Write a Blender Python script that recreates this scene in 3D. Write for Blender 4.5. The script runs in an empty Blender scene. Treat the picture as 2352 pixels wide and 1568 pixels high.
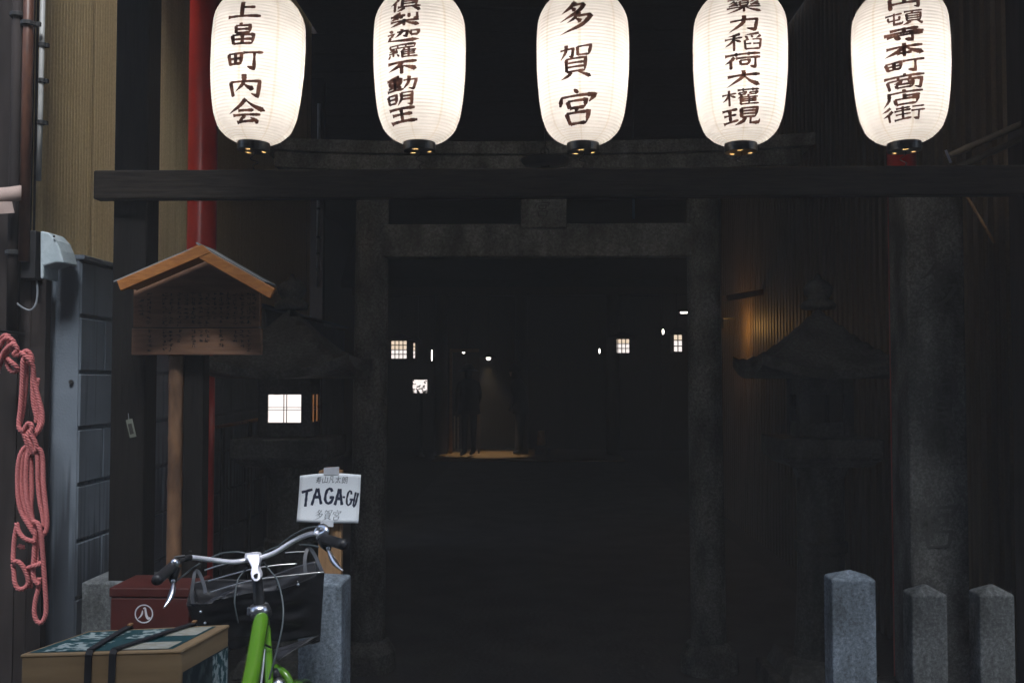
import bpy, bmesh, math, random
from mathutils import Vector, Matrix, Euler

random.seed(7)
sc = bpy.context.scene
C = sc.collection
PI = math.pi

# ---------------------------------------------------------------- camera
F = 2287.0                      # focal length in pixels of a 2352 px wide picture
CAMZ = 1.45
PITCH = math.atan(86 / F)
YAW = math.radians(1.6)
cam_d = bpy.data.cameras.new('camera')
cam_d.sensor_width = 36.0
cam_d.lens = 36.0 * F / 2352.0
cam_d.clip_end = 300
cam = bpy.data.objects.new('camera', cam_d)
C.objects.link(cam)
cam.location = (0, 0, CAMZ)
cam.rotation_euler = (PI / 2 + PITCH, 0, YAW)
sc.camera = cam

# ---------------------------------------------------------------- sky, sun, exposure
SUN_EL, SUN_AZ = math.radians(56), math.radians(171)   # azimuth from +Y, clockwise: behind the viewer, to the right
w = bpy.data.worlds.new('World'); sc.world = w; w.use_nodes = True
nt = w.node_tree; nt.nodes.clear()
sky = nt.nodes.new('ShaderNodeTexSky'); sky.sky_type = 'NISHITA'; sky.sun_disc = False
sky.sun_elevation = SUN_EL; sky.sun_rotation = SUN_AZ
sky.air_density = 1.0; sky.dust_density = 2.0; sky.ozone_density = 1.0
bg = nt.nodes.new('ShaderNodeBackground'); bg.inputs[1].default_value = 0.15
wo = nt.nodes.new('ShaderNodeOutputWorld')
nt.links.new(sky.outputs[0], bg.inputs[0]); nt.links.new(bg.outputs[0], wo.inputs[0])
sl = bpy.data.lights.new('sun', 'SUN'); sl.energy = 2.3; sl.angle = math.radians(14); sl.color = (0.88, 0.94, 1.0)
so = bpy.data.objects.new('sun', sl); C.objects.link(so)
sd = Vector((math.sin(SUN_AZ) * math.cos(SUN_EL), math.cos(SUN_AZ) * math.cos(SUN_EL), math.sin(SUN_EL)))
so.rotation_euler = sd.to_track_quat('Z', 'Y').to_euler(); so.location = sd * 20
sc.view_settings.view_transform = 'Standard'; sc.view_settings.look = 'None'
sc.view_settings.exposure = 1.1; sc.view_settings.gamma = 1.0
sc.view_settings.use_curve_mapping = False
sc.render.engine = 'CYCLES'
sc.cycles.use_denoising = True
sc.cycles.max_bounces = 6; sc.cycles.diffuse_bounces = 4; sc.cycles.transmission_bounces = 4; sc.cycles.adaptive_threshold = 0.02
sc.cycles.sample_clamp_indirect = 4.0

# ---------------------------------------------------------------- helpers
def ray(px, py):
    u, v = (px - 1176) / F, -(py - 784) / F
    x, y, z = u, math.cos(PITCH) - v * math.sin(PITCH), math.sin(PITCH) + v * math.cos(PITCH)
    return Vector((x * math.cos(YAW) - y * math.sin(YAW), x * math.sin(YAW) + y * math.cos(YAW), z))
def W(px, py, Y):               # point of the place at depth Y seen at that spot
    r = ray(px, py)
    return Vector((0, 0, CAMZ)) + r * (Y / r.y)
def WX(px, py, X):
    r = ray(px, py)
    return Vector((0, 0, CAMZ)) + r * (X / r.x)

class MB:
    def __init__(s): s.v = []; s.f = []
    def add(s, vs, fs):
        b = len(s.v); s.v += [tuple(p) for p in vs]; s.f += [tuple(i + b for i in f) for f in fs]; return s
    def box(s, c, d, rot=None):
        x, y, z = d[0] / 2, d[1] / 2, d[2] / 2
        vs = [Vector((sx * x, sy * y, sz * z)) for sz in (-1, 1) for sy in (-1, 1) for sx in (-1, 1)]
        if rot is not None:
            m = rot if isinstance(rot, Matrix) else Euler(rot).to_matrix()
            vs = [m @ p for p in vs]
        vs = [p + Vector(c) for p in vs]
        return s.add(vs, [(0, 2, 3, 1), (4, 5, 7, 6), (0, 1, 5, 4), (2, 6, 7, 3), (0, 4, 6, 2), (1, 3, 7, 5)])
    def span(s, a, b):
        a, b = Vector(a), Vector(b)
        return s.box((a + b) / 2, (abs(b.x - a.x), abs(b.y - a.y), abs(b.z - a.z)))
    def bar(s, a, b, wd, th, up=(0, 0, 1)):     # rectangular bar from a to b
        a, b = Vector(a), Vector(b); d = (b - a); L = d.length; d.normalize()
        up = Vector(up)
        side = d.cross(up)
        if side.length < 1e-4: side = d.cross(Vector((0, 1, 0)))
        side.normalize(); u2 = side.cross(d)
        m = Matrix((side, d, u2)).transposed()
        return s.box((a + b) / 2, (wd, L, th), m)
    def tube(s, pts, r, n=8, caps=True, closed=False):
        pts = [Vector(p) for p in pts]; N = len(pts)
        rs = r if isinstance(r, (list, tuple)) else [r] * N
        t0 = (pts[1] - pts[0]).normalized()
        nrm = t0.cross(Vector((0.13, 0.31, 0.94)))
        if nrm.length < 1e-3: nrm = t0.cross(Vector((1, 0, 0)))
        nrm.normalize(); vs = []
        for i, p in enumerate(pts):
            if closed: t = pts[(i + 1) % N] - pts[i - 1]
            else: t = pts[min(i + 1, N - 1)] - pts[max(i - 1, 0)]
            t.normalize(); nrm = (nrm - t * nrm.dot(t)).normalized(); b = t.cross(nrm)
            for k in range(n):
                a = 2 * PI * k / n
                vs.append(p + (nrm * math.cos(a) + b * math.sin(a)) * rs[i])
        fs = []
        for i in range(N if closed else N - 1):
            for k in range(n):
                j = (i + 1) % N
                fs.append((i * n + k, i * n + (k + 1) % n, j * n + (k + 1) % n, j * n + k))
        if caps and not closed:
            fs.append(tuple(range(n - 1, -1, -1))); fs.append(tuple((N - 1) * n + k for k in range(n)))
        return s.add(vs, fs)
    def lathe(s, prof, n=24, c=(0, 0, 0), cap=True, ph=0.0):     # prof: (r, z)
        vs = []; c = Vector(c)
        for r, z in prof:
            for k in range(n):
                a = 2 * PI * k / n + ph
                vs.append(c + Vector((r * math.cos(a), r * math.sin(a), z)))
        fs = [(i * n + k, i * n + (k + 1) % n, (i + 1) * n + (k + 1) % n, (i + 1) * n + k) for i in range(len(prof) - 1) for k in range(n)]
        if cap:
            fs.append(tuple(range(n - 1, -1, -1))); fs.append(tuple((len(prof) - 1) * n + k for k in range(n)))
        return s.add(vs, fs)
    def build(s, name, mat, parent=None, smooth=False, bevel=0.0, local=False, seg=2):
        me = bpy.data.meshes.new(name); me.from_pydata(s.v, [], s.f)
        if smooth:
            for p in me.polygons: p.use_smooth = True
        me.materials.append(mat)
        o = bpy.data.objects.new(name, me); C.objects.link(o)
        if parent is not None:
            o.parent = parent
            if not local:
                o.matrix_parent_inverse = parent_inv(parent)
        if bevel > 0:
            b = o.modifiers.new('bevel', 'BEVEL'); b.width = bevel; b.segments = seg; b.limit_method = 'ANGLE'
        return o
def parent_inv(p):
    m = Matrix.Identity(4)
    while p is not None:
        m = p.matrix_basis.copy() if p.parent is None else m
        if p.parent is None: return m.inverted()
        # a part whose own basis is identity: go on to its thing
        p = p.parent
    return m
def thing(name, loc, label, cat, group=None, rz=0.0):
    o = bpy.data.objects.new(name, None); C.objects.link(o)
    o.empty_display_size = 0.05
    o.location = loc; o.rotation_euler = (0, 0, rz)
    return tag(o, label, cat, group)
def tag(o, label, cat, group=None):
    o['label'] = label; o['category'] = cat
    if group: o['group'] = group
    return o
def struct(o): o['kind'] = 'structure'; return o
def sub(o, parent):             # make o (built at world coordinates) a sub-part of a part
    o.parent = parent; o.matrix_parent_inverse = Matrix.Identity(4)
    return o
def catmull(pts, n=8, closed=False):
    pts = [Vector(p) for p in pts]; N = len(pts); out = []
    for i in range(N if closed else N - 1):
        if closed: p0, p1, p2, p3 = pts[i - 1], pts[i], pts[(i + 1) % N], pts[(i + 2) % N]
        else: p0, p1, p2, p3 = pts[max(i - 1, 0)], pts[i], pts[i + 1], pts[min(i + 2, N - 1)]
        for k in range(n):
            t = k / n
            out.append(0.5 * ((2 * p1) + (p2 - p0) * t + (2 * p0 - 5 * p1 + 4 * p2 - p3) * t * t + (3 * p1 - p0 - 3 * p2 + p3) * t ** 3))
    if not closed: out.append(pts[-1])
    return out
def interp(tab, x):
    if x <= tab[0][0]: return tab[0][1]
    for (a, b), (c, d) in zip(tab, tab[1:]):
        if x <= c: return b + (d - b) * (x - a) / (c - a)
    return tab[-1][1]

# ---------------------------------------------------------------- materials
def lk(nt, a, b): nt.links.new(a, b)
def newmat(name):
    m = bpy.data.materials.new(name); m.use_nodes = True
    return m, m.node_tree, m.node_tree.nodes['Principled BSDF']
def mat(name, c1, c2=None, rough=0.6, metal=0.0, scale=20.0, stretch=(1, 1, 1), bump=0.0, detail=6.0, spec=0.4, lo=0.35, hi=0.65, bscale=None, coat=0.0):
    m, nt, p = newmat(name)
    c2 = c2 or tuple(min(1, x * 1.5) for x in c1)
    tc = nt.nodes.new('ShaderNodeTexCoord'); mp = nt.nodes.new('ShaderNodeMapping'); mp.inputs['Scale'].default_value = stretch
    lk(nt, tc.outputs['Object'], mp.inputs[0])
    n = nt.nodes.new('ShaderNodeTexNoise'); n.inputs['Scale'].default_value = scale; n.inputs['Detail'].default_value = detail
    lk(nt, mp.outputs[0], n.inputs['Vector'])
    r = nt.nodes.new('ShaderNodeValToRGB'); r.color_ramp.elements[0].position = lo; r.color_ramp.elements[1].position = hi
    r.color_ramp.elements[0].color = (*c1, 1); r.color_ramp.elements[1].color = (*c2, 1)
    lk(nt, n.outputs[0], r.inputs[0]); lk(nt, r.outputs[0], p.inputs['Base Color'])
    p.inputs['Roughness'].default_value = rough; p.inputs['Metallic'].default_value = metal
    p.inputs['Specular IOR Level'].default_value = spec
    p.inputs['Coat Weight'].default_value = coat
    if bump > 0:
        n2 = n
        if bscale:
            n2 = nt.nodes.new('ShaderNodeTexNoise'); n2.inputs['Scale'].default_value = bscale; n2.inputs['Detail'].default_value = 4
            lk(nt, mp.outputs[0], n2.inputs['Vector'])
        b = nt.nodes.new('ShaderNodeBump'); b.inputs['Strength'].default_value = bump; b.inputs['Distance'].default_value = 0.01
        lk(nt, n2.outputs[0], b.inputs['Height']); lk(nt, b.outputs[0], p.inputs['Normal'])
    return m
def granite(name, dark, mid, light, speck=80.0, stain=0.6):
    m, nt, p = newmat(name)
    tc = nt.nodes.new('ShaderNodeTexCoord')
    n1 = nt.nodes.new('ShaderNodeTexNoise'); n1.inputs['Scale'].default_value = speck; n1.inputs['Detail'].default_value = 7; n1.inputs['Roughness'].default_value = 0.8
    n2 = nt.nodes.new('ShaderNodeTexNoise'); n2.inputs['Scale'].default_value = 9; n2.inputs['Detail'].default_value = 5
    mp = nt.nodes.new('ShaderNodeMapping'); mp.inputs['Scale'].default_value = (1, 1, 0.45)
    lk(nt, tc.outputs['Object'], n1.inputs['Vector']); lk(nt, tc.outputs['Object'], mp.inputs[0]); lk(nt, mp.outputs[0], n2.inputs['Vector'])
    r = nt.nodes.new('ShaderNodeValToRGB'); e = r.color_ramp.elements
    e[0].position = 0.36; e[0].color = (*dark, 1); e[1].position = 0.66; e[1].color = (*light, 1)
    x = e.new(0.5); x.color = (*mid, 1)
    lk(nt, n1.outputs[0], r.inputs[0])
    r2 = nt.nodes.new('ShaderNodeValToRGB'); r2.color_ramp.elements[0].position = 0.36; r2.color_ramp.elements[1].position = 0.62
    g = 1 - stain; r2.color_ramp.elements[0].color = (g, g, g * 0.95, 1); r2.color_ramp.elements[1].color = (1, 1, 1, 1)
    lk(nt, n2.outputs[0], r2.inputs[0])
    mx = nt.nodes.new('ShaderNodeMixRGB'); mx.blend_type = 'MULTIPLY'; mx.inputs[0].default_value = 1
    lk(nt, r.outputs[0], mx.inputs[1]); lk(nt, r2.outputs[0], mx.inputs[2]); lk(nt, mx.outputs[0], p.inputs['Base Color'])
    p.inputs['Roughness'].default_value = 0.75; p.inputs['Specular IOR Level'].default_value = 0.3
    b = nt.nodes.new('ShaderNodeBump'); b.inputs['Strength'].default_value = 0.35; b.inputs['Distance'].default_value = 0.004
    lk(nt, n1.outputs[0], b.inputs['Height']); lk(nt, b.outputs[0], p.inputs['Normal'])
    return m
def emit(name, col, s):
    m = bpy.data.materials.new(name); m.use_nodes = True; nt = m.node_tree; nt.nodes.clear()
    e = nt.nodes.new('ShaderNodeEmission'); e.inputs[0].default_value = (*col, 1); e.inputs[1].default_value = s
    o = nt.nodes.new('ShaderNodeOutputMaterial'); lk(nt, e.outputs[0], o.inputs[0]); return m

M = {}
M['granite_post'] = granite('granite post', (0.05, 0.062, 0.075), (0.14, 0.17, 0.205), (0.27, 0.32, 0.37))
M['granite_dark'] = granite('shade-darkened granite post', (0.04, 0.044, 0.045), (0.108, 0.117, 0.121), (0.24, 0.25, 0.25), stain=0.6)  # darker copy of the granite, putting shade into the stone colour
M['torii_stone'] = granite('torii stone', (0.068, 0.068, 0.062), (0.16, 0.16, 0.147), (0.30, 0.30, 0.275), speck=90)
M['old_stone'] = granite('old lantern stone', (0.03, 0.03, 0.028), (0.06, 0.06, 0.055), (0.13, 0.13, 0.12), speck=70)
M['pillar_stone'] = granite('monument stone', (0.055, 0.055, 0.053), (0.11, 0.11, 0.106), (0.23, 0.23, 0.22), speck=110, stain=0.75)
M['dark_wood'] = mat('dark stained wood', (0.018, 0.014, 0.011), (0.036, 0.028, 0.021), rough=0.65, scale=14, stretch=(0.6, 8, 8), bump=0.2, spec=0.12)
M['dark_wood_v'] = mat('dark stained post wood', (0.005, 0.0043, 0.0038), (0.010, 0.0083, 0.007), rough=0.65, scale=14, stretch=(8, 8, 0.6), bump=0.2, spec=0.12)
M['roof_wood'] = mat('notice roof wood', (0.235, 0.08, 0.014), (0.33, 0.125, 0.026), rough=0.6, scale=16, stretch=(2, 8, 8), bump=0.15)
M['board_wood'] = mat('notice board wood', (0.13, 0.062, 0.032), (0.20, 0.10, 0.054), rough=0.7, scale=9, stretch=(1, 4, 7), bump=0.15)
M['log'] = mat('log post', (0.06, 0.029, 0.014), (0.16, 0.082, 0.04), rough=0.6, scale=22, stretch=(1, 1, 0.4), bump=0.25)
M['sign_post'] = mat('sign post wood', (0.20, 0.11, 0.05), (0.30, 0.17, 0.08), rough=0.7, scale=20, stretch=(6, 6, 0.5), bump=0.15)
M['carve'] = mat('carved groove', (0.05, 0.05, 0.048), (0.075, 0.075, 0.072), rough=0.9)
M['ink'] = mat('board ink', (0.012, 0.01, 0.009), (0.02, 0.017, 0.015), rough=0.8)
M['marker'] = mat('marker ink', (0.008, 0.012, 0.035), (0.02, 0.028, 0.06), rough=0.6, scale=60)
M['pencil'] = mat('pen ink', (0.03, 0.04, 0.06), (0.06, 0.07, 0.1), rough=0.6)
M['paper'] = mat('white paper', (0.82, 0.86, 0.9), (0.88, 0.91, 0.94), rough=0.8, scale=4, bump=0.05)
M['tape'] = mat('masking tape', (0.55, 0.57, 0.62), (0.62, 0.64, 0.68), rough=0.5, scale=30)
M['red_pole'] = mat('vermilion paint', (0.30, 0.011, 0.007), (0.38, 0.018, 0.010), rough=0.32, scale=7, spec=0.25, bump=0.03)
M['rust_pipe'] = mat('rust brown pipe', (0.07, 0.028, 0.018), (0.14, 0.055, 0.03), rough=0.45, scale=25, stretch=(2, 2, 0.5), bump=0.2)
M['grey_pipe'] = mat('grey conduit', (0.32, 0.32, 0.31), (0.42, 0.42, 0.4), rough=0.5, scale=15)
M['clamp'] = mat('black clamp', (0.02, 0.02, 0.02), (0.035, 0.035, 0.035), rough=0.5)
M['facade'] = mat('dark brown facade board', (0.02, 0.016, 0.015), (0.035, 0.028, 0.026), rough=0.75, scale=6, stretch=(4, 4, 0.5), bump=0.2, spec=0.12)
M['facade2'] = mat('dark tiled facade', (0.013, 0.013, 0.013), (0.018, 0.018, 0.018), rough=0.9, scale=3)
M['pink_tape'] = mat('faded cloth tape', (0.30, 0.22, 0.19), (0.40, 0.30, 0.26), rough=0.8, scale=12, bump=0.2)
M['hood'] = mat('grey hood plastic', (0.36, 0.42, 0.44), (0.44, 0.5, 0.52), rough=0.5, scale=70, bump=0.05)
M['black_plastic'] = mat('black plastic', (0.012, 0.012, 0.013), (0.022, 0.022, 0.024), rough=0.45)
M['rubber'] = mat('black rubber strap', (0.012, 0.012, 0.013), (0.02, 0.02, 0.022), rough=0.7)
M['chrome'] = mat('brushed alloy', (0.62, 0.63, 0.68), (0.72, 0.73, 0.78), rough=0.28, metal=1.0, scale=40)
M['white_alloy'] = mat('silver painted alloy', (0.80, 0.80, 0.88), (0.88, 0.88, 0.95), rough=0.28, metal=0.35, scale=40)
M['steel_wire'] = mat('steel wire', (0.75, 0.74, 0.72), (0.85, 0.84, 0.82), rough=0.3, metal=1.0)
M['cable'] = mat('grey cable sleeve', (0.06, 0.075, 0.08), (0.09, 0.105, 0.11), rough=0.4)
M['green'] = mat('green bicycle paint', (0.075, 0.205, 0.012), (0.098, 0.25, 0.016), rough=0.25, scale=5, spec=0.5, coat=0.6)
M['bag'] = mat('black nylon', (0.016, 0.016, 0.018), (0.03, 0.03, 0.034), rough=0.36, scale=9, stretch=(1, 1, 1.7), bump=1.0, detail=2.5, spec=0.5)
M['bag_strap'] = mat('dark bag strap', (0.035, 0.037, 0.042), (0.07, 0.073, 0.08), rough=0.45)
M['strap_grey'] = mat('bag strap', (0.10, 0.11, 0.12), (0.16, 0.17, 0.18), rough=0.5)
M['card'] = mat('cardboard', (0.21, 0.14, 0.072), (0.26, 0.18, 0.095), rough=0.85, scale=9, stretch=(1, 1, 6), bump=0.05)
M['card_edge'] = mat('cardboard edge', (0.30, 0.21, 0.11), (0.38, 0.27, 0.15), rough=0.85, scale=40)
M['red_box'] = mat('red lacquer box', (0.042, 0.007, 0.005), (0.06, 0.010, 0.007), rough=0.5, scale=8, bump=0.05)
M['white_print'] = mat('white print', (0.42, 0.42, 0.46), (0.55, 0.55, 0.58), rough=0.7)
M['ground'] = mat('stone paving', (0.04, 0.04, 0.04), (0.065, 0.064, 0.062), rough=0.8, scale=3, bump=0.3, bscale=40)
M['asphalt'] = mat('asphalt', (0.04, 0.04, 0.041), (0.06, 0.06, 0.06), rough=0.9, scale=60, bump=0.4)
M['hall_floor'] = mat('worn hall floor', (0.16, 0.11, 0.06), (0.24, 0.165, 0.09), rough=0.6, scale=4, stretch=(1, 6, 1), bump=0.1)
M['hall_wood'] = mat('old hall timber', (0.03, 0.022, 0.017), (0.05, 0.037, 0.028), rough=0.7, scale=8, stretch=(5, 5, 0.7), bump=0.1)
M['amber_wood'] = mat('amber timber', (0.20, 0.10, 0.045), (0.30, 0.16, 0.07), rough=0.6, scale=10)
M['roof_tile'] = mat('dark roof tile', (0.02, 0.02, 0.021), (0.032, 0.032, 0.033), rough=0.6, scale=10)
M['lattice'] = mat('black lattice wood', (0.012, 0.009, 0.007), (0.02, 0.016, 0.013), rough=0.6)
M['cloth_dark'] = mat('dark clothing', (0.015, 0.015, 0.017), (0.028, 0.028, 0.03), rough=0.9, scale=10)
M['skin'] = mat('skin', (0.30, 0.18, 0.12), (0.36, 0.22, 0.15), rough=0.6)
M['pale_cloth'] = mat('pale bag', (0.45, 0.38, 0.28), (0.6, 0.52, 0.4), rough=0.8, scale=25, bump=0.3)
M['iron'] = mat('black iron', (0.015, 0.015, 0.015), (0.03, 0.03, 0.03), rough=0.5, metal=0.3)
M['cap'] = mat('black lacquer cap', (0.008, 0.008, 0.008), (0.014, 0.013, 0.013), rough=0.3, spec=0.5)
M['bamboo'] = mat('weathered bamboo', (0.10, 0.085, 0.06), (0.16, 0.135, 0.1), rough=0.5, scale=16, stretch=(1, 1, 1))
M['grey_plate'] = mat('grey sheet', (0.16, 0.17, 0.175), (0.2, 0.21, 0.215), rough=0.6, scale=5)
M['blue_strip'] = mat('pale blue board', (0.16, 0.27, 0.33), (0.2, 0.33, 0.4), rough=0.5, scale=5)
M['helix'] = mat('bamboo hoop', (0.35, 0.22, 0.10), (0.45, 0.3, 0.15), rough=0.6)
M['tag_card'] = mat('small card tag', (0.09, 0.1, 0.075), (0.13, 0.14, 0.11), rough=0.6)
M['bulb'] = emit('lantern bulb', (1.0, 0.95, 0.905), 12.4)
M['pane'] = emit('lit paper pane', (1.0, 0.90, 0.86), 0.62)
M['pane_warm'] = emit('lit warm pane', (1.0, 0.80, 0.60), 0.5)
M['inner_glow'] = emit('side window inner glow', (1.0, 0.42, 0.16), 0.10)  # glow painted in for the lit stone inside the fire box
M['bulb_far'] = emit('far bulb', (1.0, 0.93, 0.85), 4.0)

def siding(name, c1, c2):
    m, nt, p = newmat(name)
    tc = nt.nodes.new('ShaderNodeTexCoord'); mp = nt.nodes.new('ShaderNodeMapping'); mp.inputs['Scale'].default_value = (30, 30, 0.25)
    lk(nt, tc.outputs['Object'], mp.inputs[0])
    n = nt.nodes.new('ShaderNodeTexNoise'); n.inputs['Scale'].default_value = 3; n.inputs['Detail'].default_value = 6
    lk(nt, mp.outputs[0], n.inputs['Vector'])
    n3 = nt.nodes.new('ShaderNodeTexNoise'); n3.inputs['Scale'].default_value = 90; lk(nt, tc.outputs['Object'], n3.inputs['Vector'])
    r = nt.nodes.new('ShaderNodeValToRGB'); r.color_ramp.elements[0].position = 0.3; r.color_ramp.elements[1].position = 0.7
    r.color_ramp.elements[0].color = (*c1, 1); r.color_ramp.elements[1].color = (*c2, 1); lk(nt, n.outputs[0], r.inputs[0])
    mx = nt.nodes.new('ShaderNodeMixRGB'); mx.blend_type = 'OVERLAY'; mx.inputs[0].default_value = 0.35
    lk(nt, r.outputs[0], mx.inputs[1]); lk(nt, n3.outputs[0], mx.inputs[2]); lk(nt, mx.outputs[0], p.inputs['Base Color'])
    p.inputs['Roughness'].default_value = 0.6; p.inputs['Specular IOR Level'].default_value = 0.3
    return m
M['siding'] = siding('tan metal siding', (0.50, 0.375, 0.19), (0.62, 0.48, 0.265))
M['siding_brown'] = siding('brown metal siding', (0.09, 0.065, 0.04), (0.14, 0.10, 0.06))

def concrete():
    m, nt, p = newmat('stained concrete')
    tc = nt.nodes.new('ShaderNodeTexCoord')
    n = nt.nodes.new('ShaderNodeTexNoise'); n.inputs['Scale'].default_value = 7; n.inputs['Detail'].default_value = 8
    lk(nt, tc.outputs['Object'], n.inputs['Vector'])
    r = nt.nodes.new('ShaderNodeValToRGB'); r.color_ramp.elements[0].position = 0.3; r.color_ramp.elements[1].position = 0.75
    r.color_ramp.elements[0].color = (0.10, 0.123, 0.15, 1); r.color_ramp.elements[1].color = (0.145, 0.172, 0.205, 1); lk(nt, n.outputs[0], r.inputs[0])
    mp = nt.nodes.new('ShaderNodeMapping'); mp.inputs['Scale'].default_value = (28, 28, 1.1); lk(nt, tc.outputs['Object'], mp.inputs[0])
    n2 = nt.nodes.new('ShaderNodeTexNoise'); n2.inputs['Scale'].default_value = 1.5; n2.inputs['Detail'].default_value = 7; n2.inputs['Distortion'].default_value = 0.4
    lk(nt, mp.outputs[0], n2.inputs['Vector'])
    # damp run-off marks: more of them low on the wall, where shade is painted in as well
    sep = nt.nodes.new('ShaderNodeSeparateXYZ'); lk(nt, tc.outputs['Object'], sep.inputs[0])
    mr = nt.nodes.new('ShaderNodeMapRange'); mr.inputs[1].default_value = 1.25; mr.inputs[2].default_value = 0.6; mr.inputs[3].default_value = -0.06; mr.inputs[4].default_value = 0.36
    lk(nt, sep.outputs[2], mr.inputs[0])
    ad = nt.nodes.new('ShaderNodeMath'); lk(nt, n2.outputs[0], ad.inputs[0]); lk(nt, mr.outputs[0], ad.inputs[1])
    r2 = nt.nodes.new('ShaderNodeValToRGB'); r2.color_ramp.elements[0].position = 0.54; r2.color_ramp.elements[1].position = 0.74
    r2.color_ramp.elements[0].color = (1, 1, 1, 1); r2.color_ramp.elements[1].color = (0.35, 0.36, 0.38, 1); lk(nt, ad.outputs[0], r2.inputs[0])
    mx = nt.nodes.new('ShaderNodeMixRGB'); mx.blend_type = 'MULTIPLY'; mx.inputs[0].default_value = 1
    lk(nt, r.outputs[0], mx.inputs[1]); lk(nt, r2.outputs[0], mx.inputs[2]); lk(nt, mx.outputs[0], p.inputs['Base Color'])
    p.inputs['Roughness'].default_value = 0.85
    n3 = nt.nodes.new('ShaderNodeTexNoise'); n3.inputs['Scale'].default_value = 120; lk(nt, tc.outputs['Object'], n3.inputs['Vector'])
    b = nt.nodes.new('ShaderNodeBump'); b.inputs['Strength'].default_value = 0.3; b.inputs['Distance'].default_value = 0.003
    lk(nt, n3.outputs[0], b.inputs['Height']); lk(nt, b.outputs[0], p.inputs['Normal'])
    return m
M['concrete'] = concrete()

def ropemat():
    m = mat('red nylon rope', (0.42, 0.115, 0.115), (0.56, 0.18, 0.17), rough=0.7, scale=160, bump=0.3)
    return m
M['rope'] = ropemat()

def lantern_paper():
    m = bpy.data.materials.new('lantern paper'); m.use_nodes = True; nt = m.node_tree; nt.nodes.clear()
    tc = nt.nodes.new('ShaderNodeTexCoord'); sep = nt.nodes.new('ShaderNodeSeparateXYZ'); lk(nt, tc.outputs['Object'], sep.inputs[0])
    at = nt.nodes.new('ShaderNodeMath'); at.operation = 'ARCTAN2'; lk(nt, sep.outputs[0], at.inputs[0]); lk(nt, sep.outputs[1], at.inputs[1])
    mu = nt.nodes.new('ShaderNodeMath'); mu.operation = 'MULTIPLY_ADD'; mu.inputs[1].default_value = 8 / (2 * PI); mu.inputs[2].default_value = 0.36; lk(nt, at.outputs[0], mu.inputs[0])
    fr = nt.nodes.new('ShaderNodeMath'); fr.operation = 'FRACT'; lk(nt, mu.outputs[0], fr.inputs[0])
    cp = nt.nodes.new('ShaderNodeMath'); cp.operation = 'COMPARE'; cp.inputs[1].default_value = 0.5; cp.inputs[2].default_value = 0.035; lk(nt, fr.outputs[0], cp.inputs[0])
    mx = nt.nodes.new('ShaderNodeMixRGB'); mx.inputs[1].default_value = (0.60, 0.58, 0.555, 1); mx.inputs[2].default_value = (0.53, 0.48, 0.41, 1)   # two layers of paper where the gores overlap
    lk(nt, cp.outputs[0], mx.inputs[0])
    oi = nt.nodes.new('ShaderNodeObjectInfo'); va = nt.nodes.new('ShaderNodeVectorMath'); va.operation = 'ADD'; lk(nt, tc.outputs['Object'], va.inputs[0]); lk(nt, oi.outputs['Location'], va.inputs[1])
    nz = nt.nodes.new('ShaderNodeTexNoise'); nz.inputs['Scale'].default_value = 16; nz.inputs['Detail'].default_value = 6; lk(nt, va.outputs[0], nz.inputs['Vector'])
    rz_ = nt.nodes.new('ShaderNodeMapRange'); rz_.inputs[1].default_value = .3; rz_.inputs[2].default_value = .7; rz_.inputs[3].default_value = .84; rz_.inputs[4].default_value = 1.06; lk(nt, nz.outputs[0], rz_.inputs[0])
    mm = nt.nodes.new('ShaderNodeVectorMath'); mm.operation = 'SCALE'; lk(nt, mx.outputs[0], mm.inputs[0]); lk(nt, rz_.outputs[0], mm.inputs['Scale'])
    tr = nt.nodes.new('ShaderNodeBsdfTranslucent'); lk(nt, mm.outputs[0], tr.inputs[0])
    df = nt.nodes.new('ShaderNodeBsdfDiffuse'); df.inputs[0].default_value = (0.62, 0.57, 0.5, 1)
    ms = nt.nodes.new('ShaderNodeAddShader')
    s1 = nt.nodes.new('ShaderNodeMixShader'); s1.inputs[0].default_value = 0.45
    lk(nt, tr.outputs[0], s1.inputs[1]); lk(nt, df.outputs[0], s1.inputs[2])
    o = nt.nodes.new('ShaderNodeOutputMaterial'); lk(nt, s1.outputs[0], o.inputs[0])
    return m
M['lantern_paper'] = lantern_paper()
def lantern_ink():
    m = bpy.data.materials.new('brushed ink on paper'); m.use_nodes = True; nt = m.node_tree; nt.nodes.clear()
    tc = nt.nodes.new('ShaderNodeTexCoord'); n = nt.nodes.new('ShaderNodeTexNoise'); n.inputs['Scale'].default_value = 38; n.inputs['Detail'].default_value = 4
    lk(nt, tc.outputs['Object'], n.inputs['Vector'])
    r = nt.nodes.new('ShaderNodeValToRGB'); r.color_ramp.elements[0].position = 0.35; r.color_ramp.elements[1].position = 0.72
    r.color_ramp.elements[0].color = (0.03, 0.014, 0.013, 1); r.color_ramp.elements[1].color = (0.24, 0.115, 0.085, 1); lk(nt, n.outputs[0], r.inputs[0])
    tr = nt.nodes.new('ShaderNodeBsdfTranslucent'); lk(nt, r.outputs[0], tr.inputs[0])
    df = nt.nodes.new('ShaderNodeBsdfDiffuse'); df.inputs[0].default_value = (0.015, 0.012, 0.012, 1)
    s1 = nt.nodes.new('ShaderNodeMixShader'); s1.inputs[0].default_value = 0.3
    lk(nt, tr.outputs[0], s1.inputs[1]); lk(nt, df.outputs[0], s1.inputs[2])
    o = nt.nodes.new('ShaderNodeOutputMaterial'); lk(nt, s1.outputs[0], o.inputs[0]); return m
M['lantern_ink'] = lantern_ink()
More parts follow.
